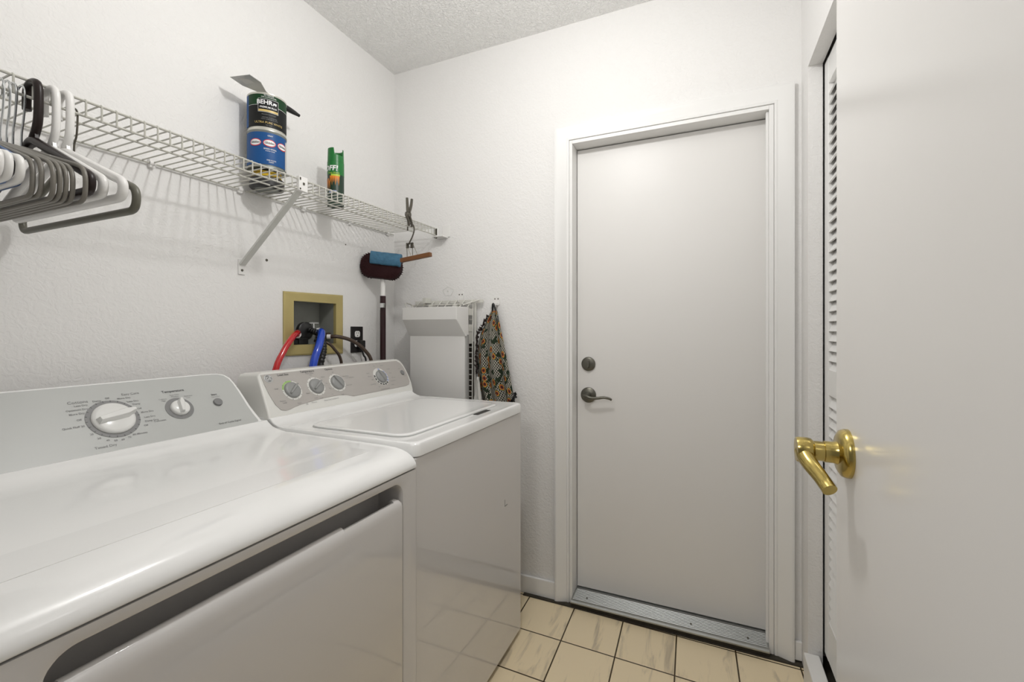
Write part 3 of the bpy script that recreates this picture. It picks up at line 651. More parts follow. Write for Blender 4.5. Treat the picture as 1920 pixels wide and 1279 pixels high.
# tufted body: rounded rectangle cross-section with many bristle tufts
out = rrect(-HW, HW, -HH, HH, .058, 8)
def hp(u_, v_, d_): return ct + rt_ * u_ + upv * v_ + fwd * d_
rings = []
for d_, k_ in ((-DD, .72), (-DD * .8, .93), (0, 1), (DD * .8, .93), (DD, .72)): rings.append([bm.verts.new(hp(a_ * k_, c_ * k_, d_)) for a_, c_ in out])
for A, B in zip(rings, rings[1:]):
    for k in range(len(A)): bm.faces.new((A[k], A[(k + 1) % len(A)], B[(k + 1) % len(A)], B[k]))
bm.faces.new(rings[0]); bm.faces.new(list(reversed(rings[-1])))
for i in range(520):
    a_, c_ = random.choice(out); d_ = random.uniform(-DD, DD); k_ = 1 - .25 * abs(d_ / DD) ** 2
    p = hp(a_ * k_ * .9, c_ * k_ * .9, d_); q = hp(a_ * k_ * random.uniform(1.0, 1.05) + random.uniform(-.003, .003), c_ * k_ * random.uniform(1.0, 1.05), d_ * 1.1)
    tube(bm, [p, q], .0016, 4)
obj('bristle_head', bm, 'maroon', t)
bm = BM(); pr2 = [(-.002, .050), (.004, .062), (.018, .066), (.036, .060), (.046, .044), (.046, .012), (.040, .004), (.030, .000)]
# blue pad wrapped over the upper front
P0 = [(-.042, a_, c_) for a_, c_ in ()]
pts = [hp(-.052, v_, -d_) for d_, v_ in ((.0, .060), (.020, .070), (.042, .066), (.054, .048), (.054, .020), (.046, .006), (.028, .004), (0, .01))]
prism(bm, pts, rt_ * .150); bmesh.ops.subdivide_edges(bm, edges=[e_ for e_ in bm.edges if e_.calc_length() > .1], cuts=14)
for v in bm.verts: v.co += Vector([random.uniform(-.0012, .0012) for _ in range(3)])
obj('blue_pad', bm, 'blue_pad', t, bevel=.004)

# ================================================================== HOODED PANEL and spare rack
t = thing('hooded_panel', (-1.225, 1.83, 0), 'white panel with a slanting hood along its top, standing behind the washer', 'panel')
bm = BM(); box(bm, -1.388, -1.068, 1.858, 1.884, .0, 1.245); obj('panel_board', bm, 'hood_white', t, bevel=.002)
bm = BM(); pf = [(1.800, 1.374), (1.800, 1.314), (1.858, 1.232), (1.884, 1.232), (1.884, 1.374)]
A = [bm.verts.new((-1.392, *p)) for p in pf]; B = [bm.verts.new((-1.060 if k != 0 and k != 1 else -1.078, *p)) for k, p in enumerate(pf)]
bm.faces.new(A); bm.faces.new(list(reversed(B)))
for k in range(5): bm.faces.new((A[k], A[(k + 1) % 5], B[(k + 1) % 5], B[k]))
obj('hood', bm, 'hood_white', t, bevel=.003, seg=2, smooth=False)
bm = BM(); box(bm, -1.0675, -1.058, 1.868, 1.884, 0, 1.24); obj('edge_shade', bm, 'shade_grey', t)  # grey strip painted in for the shade along the panel's right edge
t = thing('wire_rack', (-1.23, 1.93, 0), 'spare white wire shelving leaning on the far wall behind the hooded panel', 'rack')
bm = BM()
for x in (-1.43, -1.098, -1.070): tube(bm, [(x, 1.925, .0), (x, 1.945, 1.395)], .0035, 8)
z = .05
while z < 1.37: tube(bm, [(-1.098, 1.925 + .02 * z / 1.4, z), (-1.070, 1.925 + .02 * z / 1.4, z)], .0028, 6); z += .0275
for x in [-1.40 + .045 * k for k in range(8)]: tube(bm, [(x, 1.91, 1.372), (x + .012, 1.945, 1.412)], .0026, 6)
for z, y in ((1.372, 1.908), (1.392, 1.925)): tube(bm, [(-1.425, y, z), (-1.072, y, z)], .0036, 8)
obj('rack_wires', bm, 'rack_white', t)
bm = BM(); box(bm, -1.425, -1.018, 1.952, 1.962, 1.398, 1.416); box(bm, -1.068, -1.058, 1.952, 1.964, .0, 1.405); obj('rack_rail', bm, 'rack_white', t, bevel=.002)
for x, z, w_, h_ in ((-1.333, 1.415, .022, .028), (-1.30, 1.378, .018, .022), (-1.155, 1.378, .018, .026), (-1.084, 1.352, .028, .034), (-1.084, 1.272, .028, .036), (-1.080, 1.225, .016, .06)):
    bm = BM(); box(bm, x - w_ / 2, x + w_ / 2, 1.905, 1.952, z - h_ / 2, z + h_ / 2); obj('rack_clip', bm, 'rack_white', t, bevel=.002)
for x, z in ((-1.088, 1.352), (-1.088, 1.272)):
    bm = BM(); lathe(bm, [(.004, 0), (.004, .002), (0, .002)], mt_wall(x, 1.905, z), 10); obj('clip_hole', bm, 'gap', t)
bm = BM(); box(bm, -1.100, -1.066, 1.956, 1.966, 0, 1.205); obj('gap_shade', bm, 'shade_brown', t)  # dark strip painting in the shade of the gap behind the rungs
bm = BM(); tube(bm, smoothpath([(-1.44, 1.90, 1.405), (-1.43, 1.93, 1.395), (-1.40, 1.90, 1.375)]), .004, 8); obj('wire_end', bm, 'rack_white', t)
bm = BM(); tube(bm, smoothpath([(-1.455, 1.905, 1.402), (-1.43, 1.89, 1.38), (-1.40, 1.90, 1.37)]), .003, 8); obj('wire_end', bm, 'rack_white', t)
bm = BM(); tube(bm, [(-1.085, 1.87, 1.385), (-1.04, 1.95, 1.412)], .003, 8); obj('wire_end', bm, 'rack_white', t)
# hooks
def wall_hook(x, z, label):
    t = thing('wall_hook', (x, YF, z), label, 'hook', 'white utility hooks on the far wall')
    bm = BM(); prism(bm, [(x + a_, YF, z + c_) for a_, c_ in rrect(-.017, .017, -.022, .024, .010)], (0, -.005, 0)); pl = obj('hook_plate', bm, 'white_plastic', t, bevel=.001)
    bm = BM(); box(bm, x - .026, x + .010, YF - .022, YF - .004, z - .022, z - .010); tube(bm, smoothpath([(x, YF - .006, z - .012), (x, YF - .022, z - .03), (x + .002, YF - .030, z - .03), (x + .002, YF - .034, z - .012)], 4), .004, 8); obj('hook_prong', bm, 'white_plastic', t, bevel=.0015)
    bm = BM()
    for dx in (-.0085, .0085): lathe(bm, [(0, .0055), (.0035, .0055), (.0035, .0045)], mt_wall(x + dx, YF, z + .010), 10)
    obj('hook_screws', bm, 'steel_dark', pl)
wall_hook(-.953, 1.407, 'white plastic wall hook from which the sunflower apron hangs')
wall_hook(-1.157, 1.435, 'white plastic wall hook just above the spare wire rack')
# round mark where a hook was
bm = BM(); pth = [(-1.235 + (.030 + .004 * math.sin(3 * q)) * math.cos(q), YF - .001, 1.463 + (.022 + .003 * math.sin(5 * q)) * math.sin(q)) for q in [k * PI / 12 for k in range(24)]]
tube(bm, pth, .0011, 5, True); lathe(bm, [(.004, 0), (.004, .002), (0, .002)], mt_wall(-1.237, YF, 1.466), 10)
tag(obj('adhesive_residue', bm, 'brace'), 'ring of dried glue on the far wall above the hooded panel', 'residue')
for x_, y_, z_, lab in ((XL, 1.202, 1.537, 'small grey screw anchor in the left wall above the outlet box'), (XL, 1.617, 1.672, 'tiny dark nail hole in the left wall above the broom')):
    bm = BM(); lathe(bm, [(.0055 if z_ < 1.6 else .003, 0), (.005 if z_ < 1.6 else .0028, .0015), (0, .002)], Matrix.Translation((x_, y_, z_)) @ Matrix.Rotation(PI / 2, 4, 'Y'), 14); tag(obj('wall_anchor', bm, 'steel_dark'), lab, 'screw')

# ================================================================== APRON
t = thing('apron', (-.955, 1.95, 1.36), 'black and white checked apron with sunflowers, hanging from a wall hook', 'apron')
def px2x(px): return -.955 + (px - 928) * .00288
rowsp = [(583, 924, 934), (592, 918, 936), (606, 911, 939), (625, 902, 943), (650, 897, 949), (680, 895, 955), (700, 896, 959), (725, 899, 963), (742, 904, 966), (760, 908, 966), (800, 912, 960)]
bm = BM(); uvl = bm.loops.layers.uv.new('UVMap'); NC = 44; G = []
import bisect
def rowat(p):
    i = max(0, min(len(rowsp) - 2, bisect.bisect([r[0] for r in rowsp], p) - 1)); a, c = rowsp[i], rowsp[i + 1]; k = (p - a[0]) / (c[0] - a[0])
    return a[1] + (c[1] - a[1]) * k, a[2] + (c[2] - a[2]) * k
NR = 60
for i in range(NR + 1):
    p = 583 + (800 - 583) * i / NR; l, r = rowat(p); row = []
    z = 1.26 - (p - 620) * .00262
    for j in range(NC + 1):
        s = j / NC; amp = .004 + .012 * min(1, i / 30)
        yy = 1.948 - .016 * math.sin(PI * s) + amp * math.sin(s * 17 + i * .035) * .8 + .004 * math.sin(s * 31 + 1.3 + i * .06)
        row.append((bm.verts.new((px2x(l + (r - l) * s), yy, z)), (s * .34 + .05 * math.sin(i * .05), z)))
    G.append(row)
for i in range(NR):
    for j in range(NC):
        q = [G[i][j], G[i][j + 1], G[i + 1][j + 1], G[i + 1][j]]; f_ = bm.faces.new([x_[0] for x_ in q])
        for lp_, x_ in zip(f_.loops, q): lp_[uvl].uv = x_[1]
o = obj('apron_cloth', bm, 'apron', t); md = o.modifiers.new('thick', 'SOLIDIFY'); md.thickness = .002
def ruffle(name, line, wd, m):
    bm = BM(); uvl = bm.loops.layers.uv.new('UVMap'); pth = smoothpath(line, 8); R = []
    for i, p in enumerate(pth):
        w_ = wd * (1 + .3 * math.sin(i * 1.9)); y_ = p.y + .008 * math.sin(i * 2.1)
        R.append([(bm.verts.new((p.x - w_ * .5 * q_, y_ + .010 * math.sin(i * 1.3 + q_ * 2), p.z + .006 * math.sin(i * 2.3) * q_)), (i * .03, q_ * .02)) for q_ in (0, 1, 2)])
    for A, B in zip(R, R[1:]):
        for k in range(2):
            q = [A[k], B[k], B[k + 1], A[k + 1]]; f_ = bm.faces.new([x_[0] for x_ in q])
            for lp_, x_ in zip(f_.loops, q): lp_[uvl].uv = x_[1]
    o = obj(name, bm, m, t); md = o.modifiers.new('thick', 'SOLIDIFY'); md.thickness = .002
    return o
ruffle('ruffle', [(px2x(921), 1.938, 1.335), (px2x(913), 1.935, 1.30), (px2x(906), 1.935, 1.262), (px2x(901), 1.93, 1.235), (px2x(900), 1.93, 1.17), (px2x(899), 1.93, 1.12), (px2x(899), 1.935, 1.05)], .008, 'apron_edge')
ruffle('ruffle', [(px2x(967), 1.925, .965), (px2x(968), 1.92, .945), (px2x(962), 1.92, .92), (px2x(952), 1.92, .90)], -.012, 'black')
bm = BM(); tube(bm, smoothpath([(px2x(926), 1.945, 1.345), (-.955, 1.940, 1.392), (px2x(934), 1.945, 1.34), (px2x(937), 1.94, 1.30)], 6), .005, 8); obj('neck_strap', bm, 'black', t)
# white cloth behind the apron
bm = BM(); R = []
for i in range(16):
    k = i / 15; z = 1.035 - .22 * k; a_ = -1.020 - .044 * k; c_ = -1.016 + .040 * k
    R.append([bm.verts.new((a_ + (c_ - a_) * q / 10, 1.898 + .006 * math.sin(q * 1.4 + k * 3), z)) for q in range(11)])
for A, B in zip(R, R[1:]):
    for q in range(10): bm.faces.new((A[q], A[q + 1], B[q + 1], B[q]))
o = tag(obj('white_cloth', bm, 'cloth_white'), 'bit of plain white cloth showing below the left side of the sunflower apron', 'cloth'); md = o.modifiers.new('thick', 'SOLIDIFY'); md.thickness = .002

# ================================================================== WASHER
W = thing('washing_machine', (-1.0, 1.336, 0), 'white top loading washing machine with taupe control panel, next to the far wall', 'washing machine')
wy0, wy1 = .968, 1.705
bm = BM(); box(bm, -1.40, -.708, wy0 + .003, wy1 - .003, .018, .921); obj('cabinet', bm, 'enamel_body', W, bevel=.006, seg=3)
bm = BM(); box(bm, -.7079, -.7072, 1.5385, 1.541, .586, .612); box(bm, -.7079, -.7072, 1.541, 1.562, .585, .588); obj('scuff_mark', bm, 'ink_soft', W)
for x in (-1.36, -.76):
    for y in (wy0 + .06, wy1 - .06):
        bm = BM(); lathe(bm, [(0, 0), (.018, 0), (.018, .008), (.01, .019), (0, .019)], Matrix.Translation((x, y, 0)), 16); obj('foot', bm, 'black', W)
bm = BM(); ol = rrect(-1.255, -.703, wy0, wy1, .022, 5)
pf = [(1.0, .9235), (1.0, .953), (.994, .960)]
cxm, cym = (-1.255 - .703) / 2, (wy0 + wy1) / 2
def off(p, d): return (p[0] + (d if p[0] < cxm else -d), p[1] + (d if p[1] < cym else -d))
rings = [[bm.verts.new((*p, .9235)) for p in ol], [bm.verts.new((*p, .952)) for p in ol], [bm.verts.new((*off(p, .003), .9575)) for p in ol], [bm.verts.new((*off(p, .009), .9600)) for p in ol], [bm.verts.new((*off(p, .020), .9585)) for p in ol]]
for A, B in zip(rings, rings[1:]):
    for k in range(len(A)): bm.faces.new((A[k], A[(k + 1) % len(A)], B[(k + 1) % len(A)], B[k]))
bm.faces.new(rings[0]); bm.faces.new(rings[-1])
dk = obj('top_deck', bm, 'enamel', W)
# fairing between deck and console
bm = BM(); prism(bm, [(-1.19, wy0 + .002, .957), (-1.225, wy0 + .002, .961), (-1.248, wy0 + .002, .970), (-1.262, wy0 + .002, .982), (-1.40, wy0 + .002, .982), (-1.40, wy0 + .002, .9245), (-1.19, wy0 + .002, .9245)], (0, wy1 - wy0 - .004, 0)); obj('rear_deck', bm, 'enamel', W, bevel=.003)
# lid
bm = BM(); lo = rrect(-1.150, -.772, 1.012, 1.630, .045, 7)
lr = [[bm.verts.new((*p, .9565)) for p in lo], [bm.verts.new((*p, .9635)) for p in lo]]
lc = ((-1.15 - .772) / 2, (1.012 + 1.63) / 2)
def off2(p, d): return (p[0] + (d if p[0] < lc[0] else -d), p[1] + (d if p[1] < lc[1] else -d))
lr += [[bm.verts.new((*off2(p, .003), .9650)) for p in lo], [bm.verts.new((*off2(p, .012), .9652)) for p in lo], [bm.verts.new((*off2(p, .020), .9640)) for p in lo]]
for A, B in zip(lr, lr[1:]):
    for k in range(len(A)): bm.faces.new((A[k], A[(k + 1) % len(A)], B[(k + 1) % len(A)], B[k]))
bm.faces.new(lr[0]); bm.faces.new(lr[-1]); lid = obj('lid', bm, 'enamel', W)
bm = BM(); prism(bm, [(*p, .9592) for p in rrect(-1.152, -.7705, 1.0105, 1.6315, .046, 7)], (0, 0, .0008)); obj('lid_gap', bm, 'panel_grey', W)
bm = BM(); prism(bm, [(-.766, 1.395, .9588), (-.747, 1.395, .9588), (-.747, 1.495, .9588), (-.766, 1.495, .9588)], (0, 0, .0015)); obj('lid_grip', bm, 'gap', W)
WA, WB = (-1.262, .975), (-1.352, 1.118)
wf, wm = frame(WA, WB)
outl = [(.968, -.002), (.974, .03), (.979, .0712), (.985, .12), (.990, .158), (.998, .168), (1.012, .172), (1.68, .1765), (1.712, .176), (1.727, .168), (1.737, .150), (1.742, .12), (1.741, .08), (1.735, .045), (1.722, .010), (1.716, -.002)]
bm = BM(); A = [bm.verts.new(wf(y, s)) for y, s in outl]; B = []
for y, s in outl:
    p = wf(y, s); B.append(bm.verts.new((-1.455, y + (.006 if y < 1.2 else -.012), p.z - .006)))
bm.faces.new(A); bm.faces.new(list(reversed(B)))
for k in range(len(A)): bm.faces.new((A[k], A[(k + 1) % len(A)], B[(k + 1) % len(A)], B[k]))
obj('console', bm, 'console_white', W, bevel=.006, seg=3)
inn = [(1.001, .1625), (1.0, .13), (1.0021, .0921), (1.0093, .0507), (1.0214, .0285), (1.0382, .0238), (1.0549, .0254), (1.0808, .0318), (1.11, .0365), (1.2014, .0445), (1.2816, .0449), (1.3177, .0405), (1.347, .0300), (1.4581, .0312), (1.68, .0330), (1.708, .038), (1.7225, .0520), (1.729, .085), (1.7285, .128), (1.720, .152), (1.700, .166), (1.4, .1665)]
bm = BM(); prism(bm, [wf(y, s, .0004) for y, s in inn], wf(0, 0, .0012) - wf(0, 0, 0)); cpn = obj('control_panel', bm, 'panel_taupe', W)
def dial(parent, mt, y, s, rk, ring, ringm, knobm, ang, h=.018, ticks=0, grip=.011, ringw=.006):
    bm = BM(); lathe(bm, [(rk + ringw, .0017), (rk + ringw, .0024), (rk - .004, .0024)], mt(y, s), 40); rg = obj('dial_ring', bm, ringm, parent)
    if ticks:
        bm = BM()
        for k in range(ticks):
            a = k * 2 * PI / ticks; Q = mt(y, s, 0, a); prism(bm, [Q @ Vector(p) for p in ((rk + ringw - .004, -.0006, .0026), (rk + ringw, -.0006, .0026), (rk + ringw, .0006, .0026), (rk + ringw - .004, .0006, .0026))], mt(y, s).col[2].to_3d() * .0003)
        obj('dial_ticks', bm, 'ink', rg)
    bm = BM(); lathe(bm, [(rk, .0024), (rk, .006), (rk * .94, .0095), (rk * .80, .012), (0, .0125)], mt(y, s), 40)
    Q = mt(y, s, 0, ang); L = rk * 1.0; g = grip
    pts = [(-L * .86, -g * .6, .009), (-L * .86, g * .6, .009), (L * .55, g, .009), (L * 1.04, g * .35, .009), (L * 1.04, -g * .35, .009), (L * .55, -g, .009)]
    a1 = [bm.verts.new(Q @ Vector(p)) for p in pts]; b1 = [bm.verts.new(Q @ Vector((p[0] * .93, p[1] * .55, h))) for p in pts]
    bm.faces.new(a1); bm.faces.new(list(reversed(b1)))
    for k in range(6): bm.faces.new((a1[k], a1[(k + 1) % 6], b1[(k + 1) % 6], b1[k]))
    obj('knob', bm, knobm, parent, bevel=.0012)
for y, s, a in ((1.091, .0925, math.radians(38)), (1.1945, .0938, math.radians(35)), (1.297, .0968, math.radians(115))):
    dial(W, wm, y, s, .030, None, 'console_white', 'knob_grey', a, ticks=10, grip=.007, ringw=.0075)
dial(W, wm, 1.548, .0955, .030, None, 'console_white', 'knob_grey', math.radians(108), ticks=0, grip=.008, ringw=.013)
bm = BM()
for k in range(15):
    if 1 <= k <= 3: continue
    a = PI * .45 + k * 2 * PI / 16; mi_ = 1 if k in (0, 12, 13, 14) else 0
    if k in (11,): mi_ = 1
    Q = wm(1.548, .0955, 0, a)
    vs = []
    for q in range(5):
        b_ = (q - 2) / 4 * .29
        vs.append((Vector((.0335 * math.cos(b_), .0335 * math.sin(b_), .0027)), Vector((.0415 * math.cos(b_), .0415 * math.sin(b_), .0027))))
    for p, q in zip(vs, vs[1:]): bm.faces.new([bm.verts.new(Q @ c_) for c_ in (p[0], p[1], q[1], q[0])]).material_index = mi_
obj('dial_segments', bm, ['ink', 'blue_mark'], W)
bm = BM(); band_ = []
Q = wm(1.091, .0925)
for k in range(12):
    a, a2 = [math.radians(75 + q * 8) for q in (k, k + 1)]
    bm.faces.new([bm.verts.new(Q @ Vector((r_ * math.cos(b_), r_ * math.sin(b_), .0028))) for r_, b_ in ((.031, a), (.037, a), (.037, a2), (.031, a2))])
obj('green_arc', bm, 'green_mark', W)
bm = BM(); lathe(bm, [(.0125, .0017), (.0125, .004), (.011, .006), (0, .0062)], wm(1.700, .1015), 24); obj('start_button', bm, 'dark_ring', W)
bm = BM(); lathe(bm, [(.0145, .0017), (.0145, .003), (.0128, .0034), (.0122, .0025), (0, .0025)], wm(1.0218, .1455), 32); lg = obj('round_emblem', bm, 'chrome', W)
bm = BM(); f_ = lambda u_, v_: wf(1.0218 + u_, .1455 + v_, .0030); lathe(bm, [(.0122, .0027), (0, .0027)], wm(1.0218, .1455), 32)
text(bm, 'GE', .0165, lambda u_, v_: wf(1.0218 + u_ + v_ * .2, .1455 + v_, .0034), mi=1)
for k in range(4):
    a0 = k * PI / 2 + .5; pth = [wm(1.0218, .1455) @ Vector(((.0098 + .0013 * math.sin(q)) * math.cos(a0 + q * .18), (.0098 + .0013 * math.sin(q)) * math.sin(a0 + q * .18), .0032)) for q in range(6)]
    tube(bm, pth, .0006, 4, mi=1)
obj('emblem_letters', bm, ['ink_soft', 'ink_white'], lg)
bm = BM()
def wt(s, sz, y, v, al='CENTER', mi=0, bo=.0):
    b_ = BM(); text(b_, s, sz, lambda a_, c_: wf(y + a_, v + c_, .0022), al, 0, bold=bo); obj('lettering', b_, ['ink', 'ink_soft'][mi], W, smooth=False)
wt('Load Size', .0115, 1.081, .155, bo=.015); wt('Temperature', .0115, 1.184, .158, bo=.015); wt('Wash / Rinse', .0065, 1.19, .149, mi=1); wt('Options', .0115, 1.284, .158, bo=.015)
for s, y, v in (('Small', 1.035, .105), ('Medium', 1.040, .058), ('Large', 1.045, .051), ('Super', 1.098, .041), ('Reset', 1.148, .072), ('Hot', 1.192, .142), ('Warm', 1.242, .128), ('Cold', 1.195, .045), ('Cold', 1.172, .049), ('Tap', 1.252, .077),
                ('Off', 1.297, .143), ('Extra Rinse', 1.352, .12), ('Auto Soak', 1.350, .080), ('On', 1.246, .100), ('15', 1.250, .052), ('Soak', 1.297, .045), ('Cottons', 1.585, .150), ('Off', 1.535, .150), ('Heavy', 1.480, .120), ('Normal', 1.482, .104), ('Light', 1.49, .088),
                ('Casuals', 1.618, .129), ('Rinse', 1.618, .108), ('Delicates', 1.625, .084), ('Hand Wash', 1.612, .068), ('Speed Wash', 1.482, .066), ('Spin', 1.510, .051), ('Power', 1.598, .050), ('Handwash & Specials', 1.540, .037), ('Start', 1.690, .124), ('Pull', 1.706, .084)):
    wt(s, .0068, y, v, mi=1)
wt('Extra Capacity Plus', .0058, 1.37, .112, mi=1)
wt('Heavy Duty Commercial', .0068, 1.236, .034, mi=1); wt('10', .010, 1.125, .032, mi=1); wt('Warranty', .0058, 1.157, .034, mi=1)
for k in range(5): wt('I', .009, 1.49 + k * .022, .158, mi=1)

# ================================================================== DRYER
D = thing('clothes_dryer', (-1.0, .575, 0), 'large white clothes dryer with light grey control panel, in the foreground', 'dryer')
y0, y1 = .190, .962
FXD = -.700
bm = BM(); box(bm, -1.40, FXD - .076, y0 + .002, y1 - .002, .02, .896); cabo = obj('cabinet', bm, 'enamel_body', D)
# front panel with an opening
bm = BM(); O = rrect(y0, y1, .02, .8965, .004, 3); I = rrect(.244, .914, .14, .883, .034, 8)
def ringpair(bm, xo, xi):
    pass
nO = [(FXD, *p) for p in O]
# build as grid of quads between inner rounded loop and outer rectangle by matching angles
def rayhit(p, r0, r1):
    c = ((I_c[0]), (I_c[1])); dx, dz = p[0] - c[0], p[1] - c[1]; t = 1e9
    if dx > 0: t = min(t, (y1 - c[0]) / dx)
    if dx < 0: t = min(t, (y0 - c[0]) / dx)
    if dz > 0: t = min(t, (.8965 - c[1]) / dz)
    if dz < 0: t = min(t, (.02 - c[1]) / dz)
    return (c[0] + dx * t, c[1] + dz * t)
I_c = ((.244 + .914) / 2, (.14 + .883) / 2)
loops = []
outp = [rayhit(p, 0, 0) for p in I]
corners = [(y1, .8965), (y0, .8965), (y0, .02), (y1, .02)]
# snap the nearest outer point to each corner
for c_ in corners:
    k = min(range(len(outp)), key=lambda q: (outp[q][0] - c_[0]) ** 2 + (outp[q][1] - c_[1]) ** 2); outp[k] = c_
L0 = [bm.verts.new((FXD - .0755, *p)) for p in outp]; L1 = [bm.verts.new((FXD, *p)) for p in outp]
L2 = [bm.verts.new((FXD, *p)) for p in I]; 
def inn_(p, d): return (p[0] + (d if p[0] < I_c[0] else -d), p[1] + (d if p[1] < I_c[1] else -d))
L3 = [bm.verts.new((FXD - .0015, *inn_(p, .0035))) for p in I]; L4 = [bm.verts.new((FXD - .008, *inn_(p, .0055))) for p in I]; L5 = [bm.verts.new((FXD - .0755, *inn_(p, .008))) for p in I]
for A, B in ((L0, L1), (L1, L2), (L2, L3), (L3, L4), (L4, L5)):
    for k in range(len(A)): bm.faces.new((A[k], A[(k + 1) % len(A)], B[(k + 1) % len(A)], B[k]))
bm.faces.new(L5)
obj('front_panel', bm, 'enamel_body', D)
# door: top edge is a rounded lip, its right part a finger grip
bm = BM(); da, dbb = .2535, .9045
def dprof(grip):
    if not grip: return [(-.022, .15), (-.002, .15), (.0015, .155), (.0015, .806), (.0008, .817), (-.002, .826), (-.0065, .8325), (-.012, .836), (-.018, .8355), (-.023, .831), (-.025, .824), (-.022, .80)]
    return [(-.022, .15), (-.002, .15), (.0015, .155), (.0015, .806), (.0008, .817), (-.002, .826), (-.0055, .8315), (-.0075, .8315), (-.0085, .824), (-.010, .8300), (-.0135, .8300), (-.015, .795), (-.022, .79)]
def dseg(a, c, grip):
    prism(bm, [(FXD + p, a, z + .0035) for p, z in dprof(grip)], (0, c - a, 0))
dseg(da + .012, .716, False); dseg(.716, .880, True); dseg(.880, dbb - .018, False)
for a, c, s in ((da, da + .012, 1),):
    prism(bm, [(FXD + p, a, min(z + .0035, .830)) for p, z in dprof(False)], (0, c - a, 0))
nn = 6
for k in range(nn):  # rounded top right corner
    a = dbb - .018 + .018 * k / nn; c = dbb - .018 + .018 * (k + 1) / nn; zt1 = .8395 - .018 * (1 - math.sqrt(max(0, 1 - (((k + .5) / nn)) ** 2)))
    prism(bm, [(FXD + p, a, min(z + .0035, zt1)) for p, z in dprof(False)], (0, c - a, 0))
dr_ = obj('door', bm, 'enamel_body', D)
# top
bm = BM(); tp = [(-.7000, .8985), (-.6985, .902), (-.7005, .9115), (-.7065, .9215), (-.7165, .9305), (-.730, .9375), (-.746, .9425), (-.765, .9460), (-.80, .9480), (-1.18, .9500), (-1.215, .954), (-1.242, .961), (-1.258, .970), (-1.268, .978), (-1.40, .978), (-1.40, .8985)]
prism(bm, [(x, y0 - .002, z) for x, z in tp], (0, y1 - y0 + .006, 0)); tpo = obj('top_panel', bm, 'enamel', D, bevel=.0035, seg=3)
bm = BM(); prism(bm, [(*p, .9478) for p in rrect(-1.185, -.798, y0 + .03, .905, .012, 5)], (0, 0, .0007)); obj('work_surface', bm, 'enamel', D)
DA, DB = (-1.265, .967), (-1.398, 1.127)
df, dm = frame(DA, DB)
outl = [(y0, -.004), (y0, .2085), (.872, .209), (.893, .2075), (.912, .201), (.925, .188), (.931, .165), (.936, .135), (.9385, .1094), (.9415, .075), (.946, .0495), (.952, .022), (.9605, -.004)]
bm = BM(); A = [bm.verts.new(df(y, s)) for y, s in outl]; B = []
for y, s in outl:
    p = df(y, s); B.append(bm.verts.new((-1.50, y - (.015 if y > .8 else 0), p.z - .010)))
bm.faces.new(A); bm.faces.new(list(reversed(B)))
for k in range(len(A)): bm.faces.new((A[k], A[(k + 1) % len(A)], B[(k + 1) % len(A)], B[k]))
obj('console', bm, 'enamel', D, bevel=.006, seg=3)
inn = [(y0 + .004, .001), (y0 + .004, .2035), (.868, .2045), (.890, .2025), (.906, .196), (.916, .183), (.9215, .163), (.925, .137), (.9275, .1093), (.9300, .075), (.934, .045), (.940, .018), (.936, .0125), (.80, .008), (.6536, .003)]
bm = BM(); prism(bm, [df(y, s, .0004) for y, s in inn], df(0, 0, .001) - df(0, 0, 0)); obj('control_panel', bm, 'panel_grey', D)
dial(D, dm, .597, .0995, .0435, None, 'dark_ring', 'knob_white', math.radians(12), h=.026, ticks=22, grip=.014, ringw=.010)
dial(D, dm, .746, .1015, .0235, None, 'dark_ring', 'knob_white', math.radians(78), h=.022, grip=.010, ringw=.011)
bm = BM(); lathe(bm, [(.0125, .0014), (.0125, .005), (.0115, .007), (0, .0073)], dm(.8495, .1025), 24); obj('start_button', bm, 'dark_ring', D)
bm = BM()
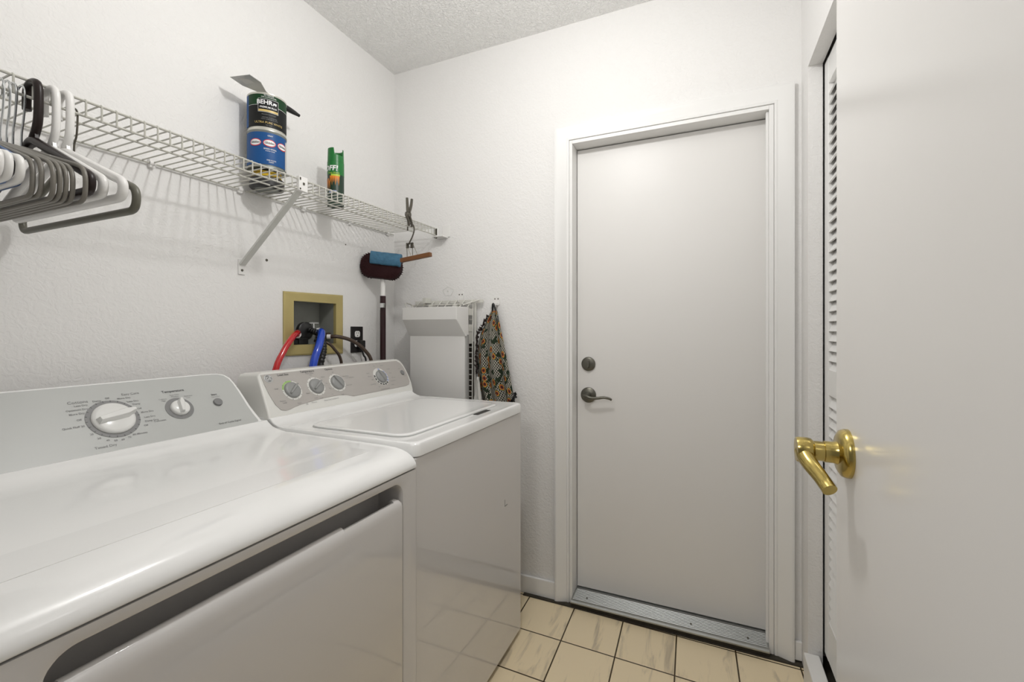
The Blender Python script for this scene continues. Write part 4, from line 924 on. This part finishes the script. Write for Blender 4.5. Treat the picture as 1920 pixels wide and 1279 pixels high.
def dt(s, sz, y, v, al='CENTER', mi=0, bo=.0):
    b_ = BM(); text(b_, s, sz, lambda a_, c_: df(y + a_, v + c_, .0020), al, 0, bold=bo); obj('lettering', b_, ['ink', 'ink_soft'][mi], D, smooth=False)
dt('Temperature', .0105, .749, .1595, bo=.02); dt('Start', .0085, .850, .131, bo=.02); dt('Push to Start', .0045, .852, .123, mi=1)
for s, y, v in (('Cottons', .716, .137), ('High', .716, .131), ('Easy Care', .748, .147), ('Medium', .748, .141), ('Delicates', .781, .138), ('Low', .779, .132)): dt(s, .0058, y, v, mi=1)
dt('End of Cycle Signal', .0085, .857, .0305, mi=0); dt('Cottons', .0115, .544, .158, mi=1)
for s, y, v, al in (('Optimum Dry', .558, .137, 'RIGHT'), ('More Dry', .549, .126, 'RIGHT'), ('Off', .539, .109, 'RIGHT'), ('Quick Fluff 20', .540, .091, 'RIGHT'), ('Less Dry', .560, .148, 'RIGHT'), ('Damp', .588, .1555, 'RIGHT'), ('Off', .601, .160, 'CENTER'),
                    ('More Dry', .620, .155, 'LEFT'), ('Less Dry', .637, .143, 'LEFT'), ('Damp', .646, .133, 'LEFT'), ('Off', .652, .118, 'LEFT'), ('More Dry', .656, .106, 'LEFT'), ('Less Dry', .658, .090, 'LEFT'), ('Damp Dry', .656, .078, 'LEFT'), ('Off', .650, .066, 'LEFT'),
                    ('80 Minutes', .620, .046, 'LEFT'), ('70', .612, .041, 'CENTER'), ('60', .598, .038, 'CENTER'), ('50', .584, .039, 'CENTER'), ('40', .570, .043, 'CENTER'), ('30', .556, .052, 'CENTER'), ('20', .546, .066, 'CENTER')):
    dt(s, .0070, y, v, al, mi=1, bo=.01)
dt('Easy Care', .0095, .632, .166, 'LEFT', 1); dt('Timed Dry', .0095, .562, .028, mi=1); dt('Delicates', .0075, .675, .073, 'LEFT', 1)
for x in (-1.36, -.80):
    for y in (y0 + .06, y1 - .06):
        bm = BM(); lathe(bm, [(0, 0), (.018, 0), (.018, .008), (.01, .020), (0, .020)], Matrix.Translation((x, y, 0)), 16); obj('foot', bm, 'black', D)
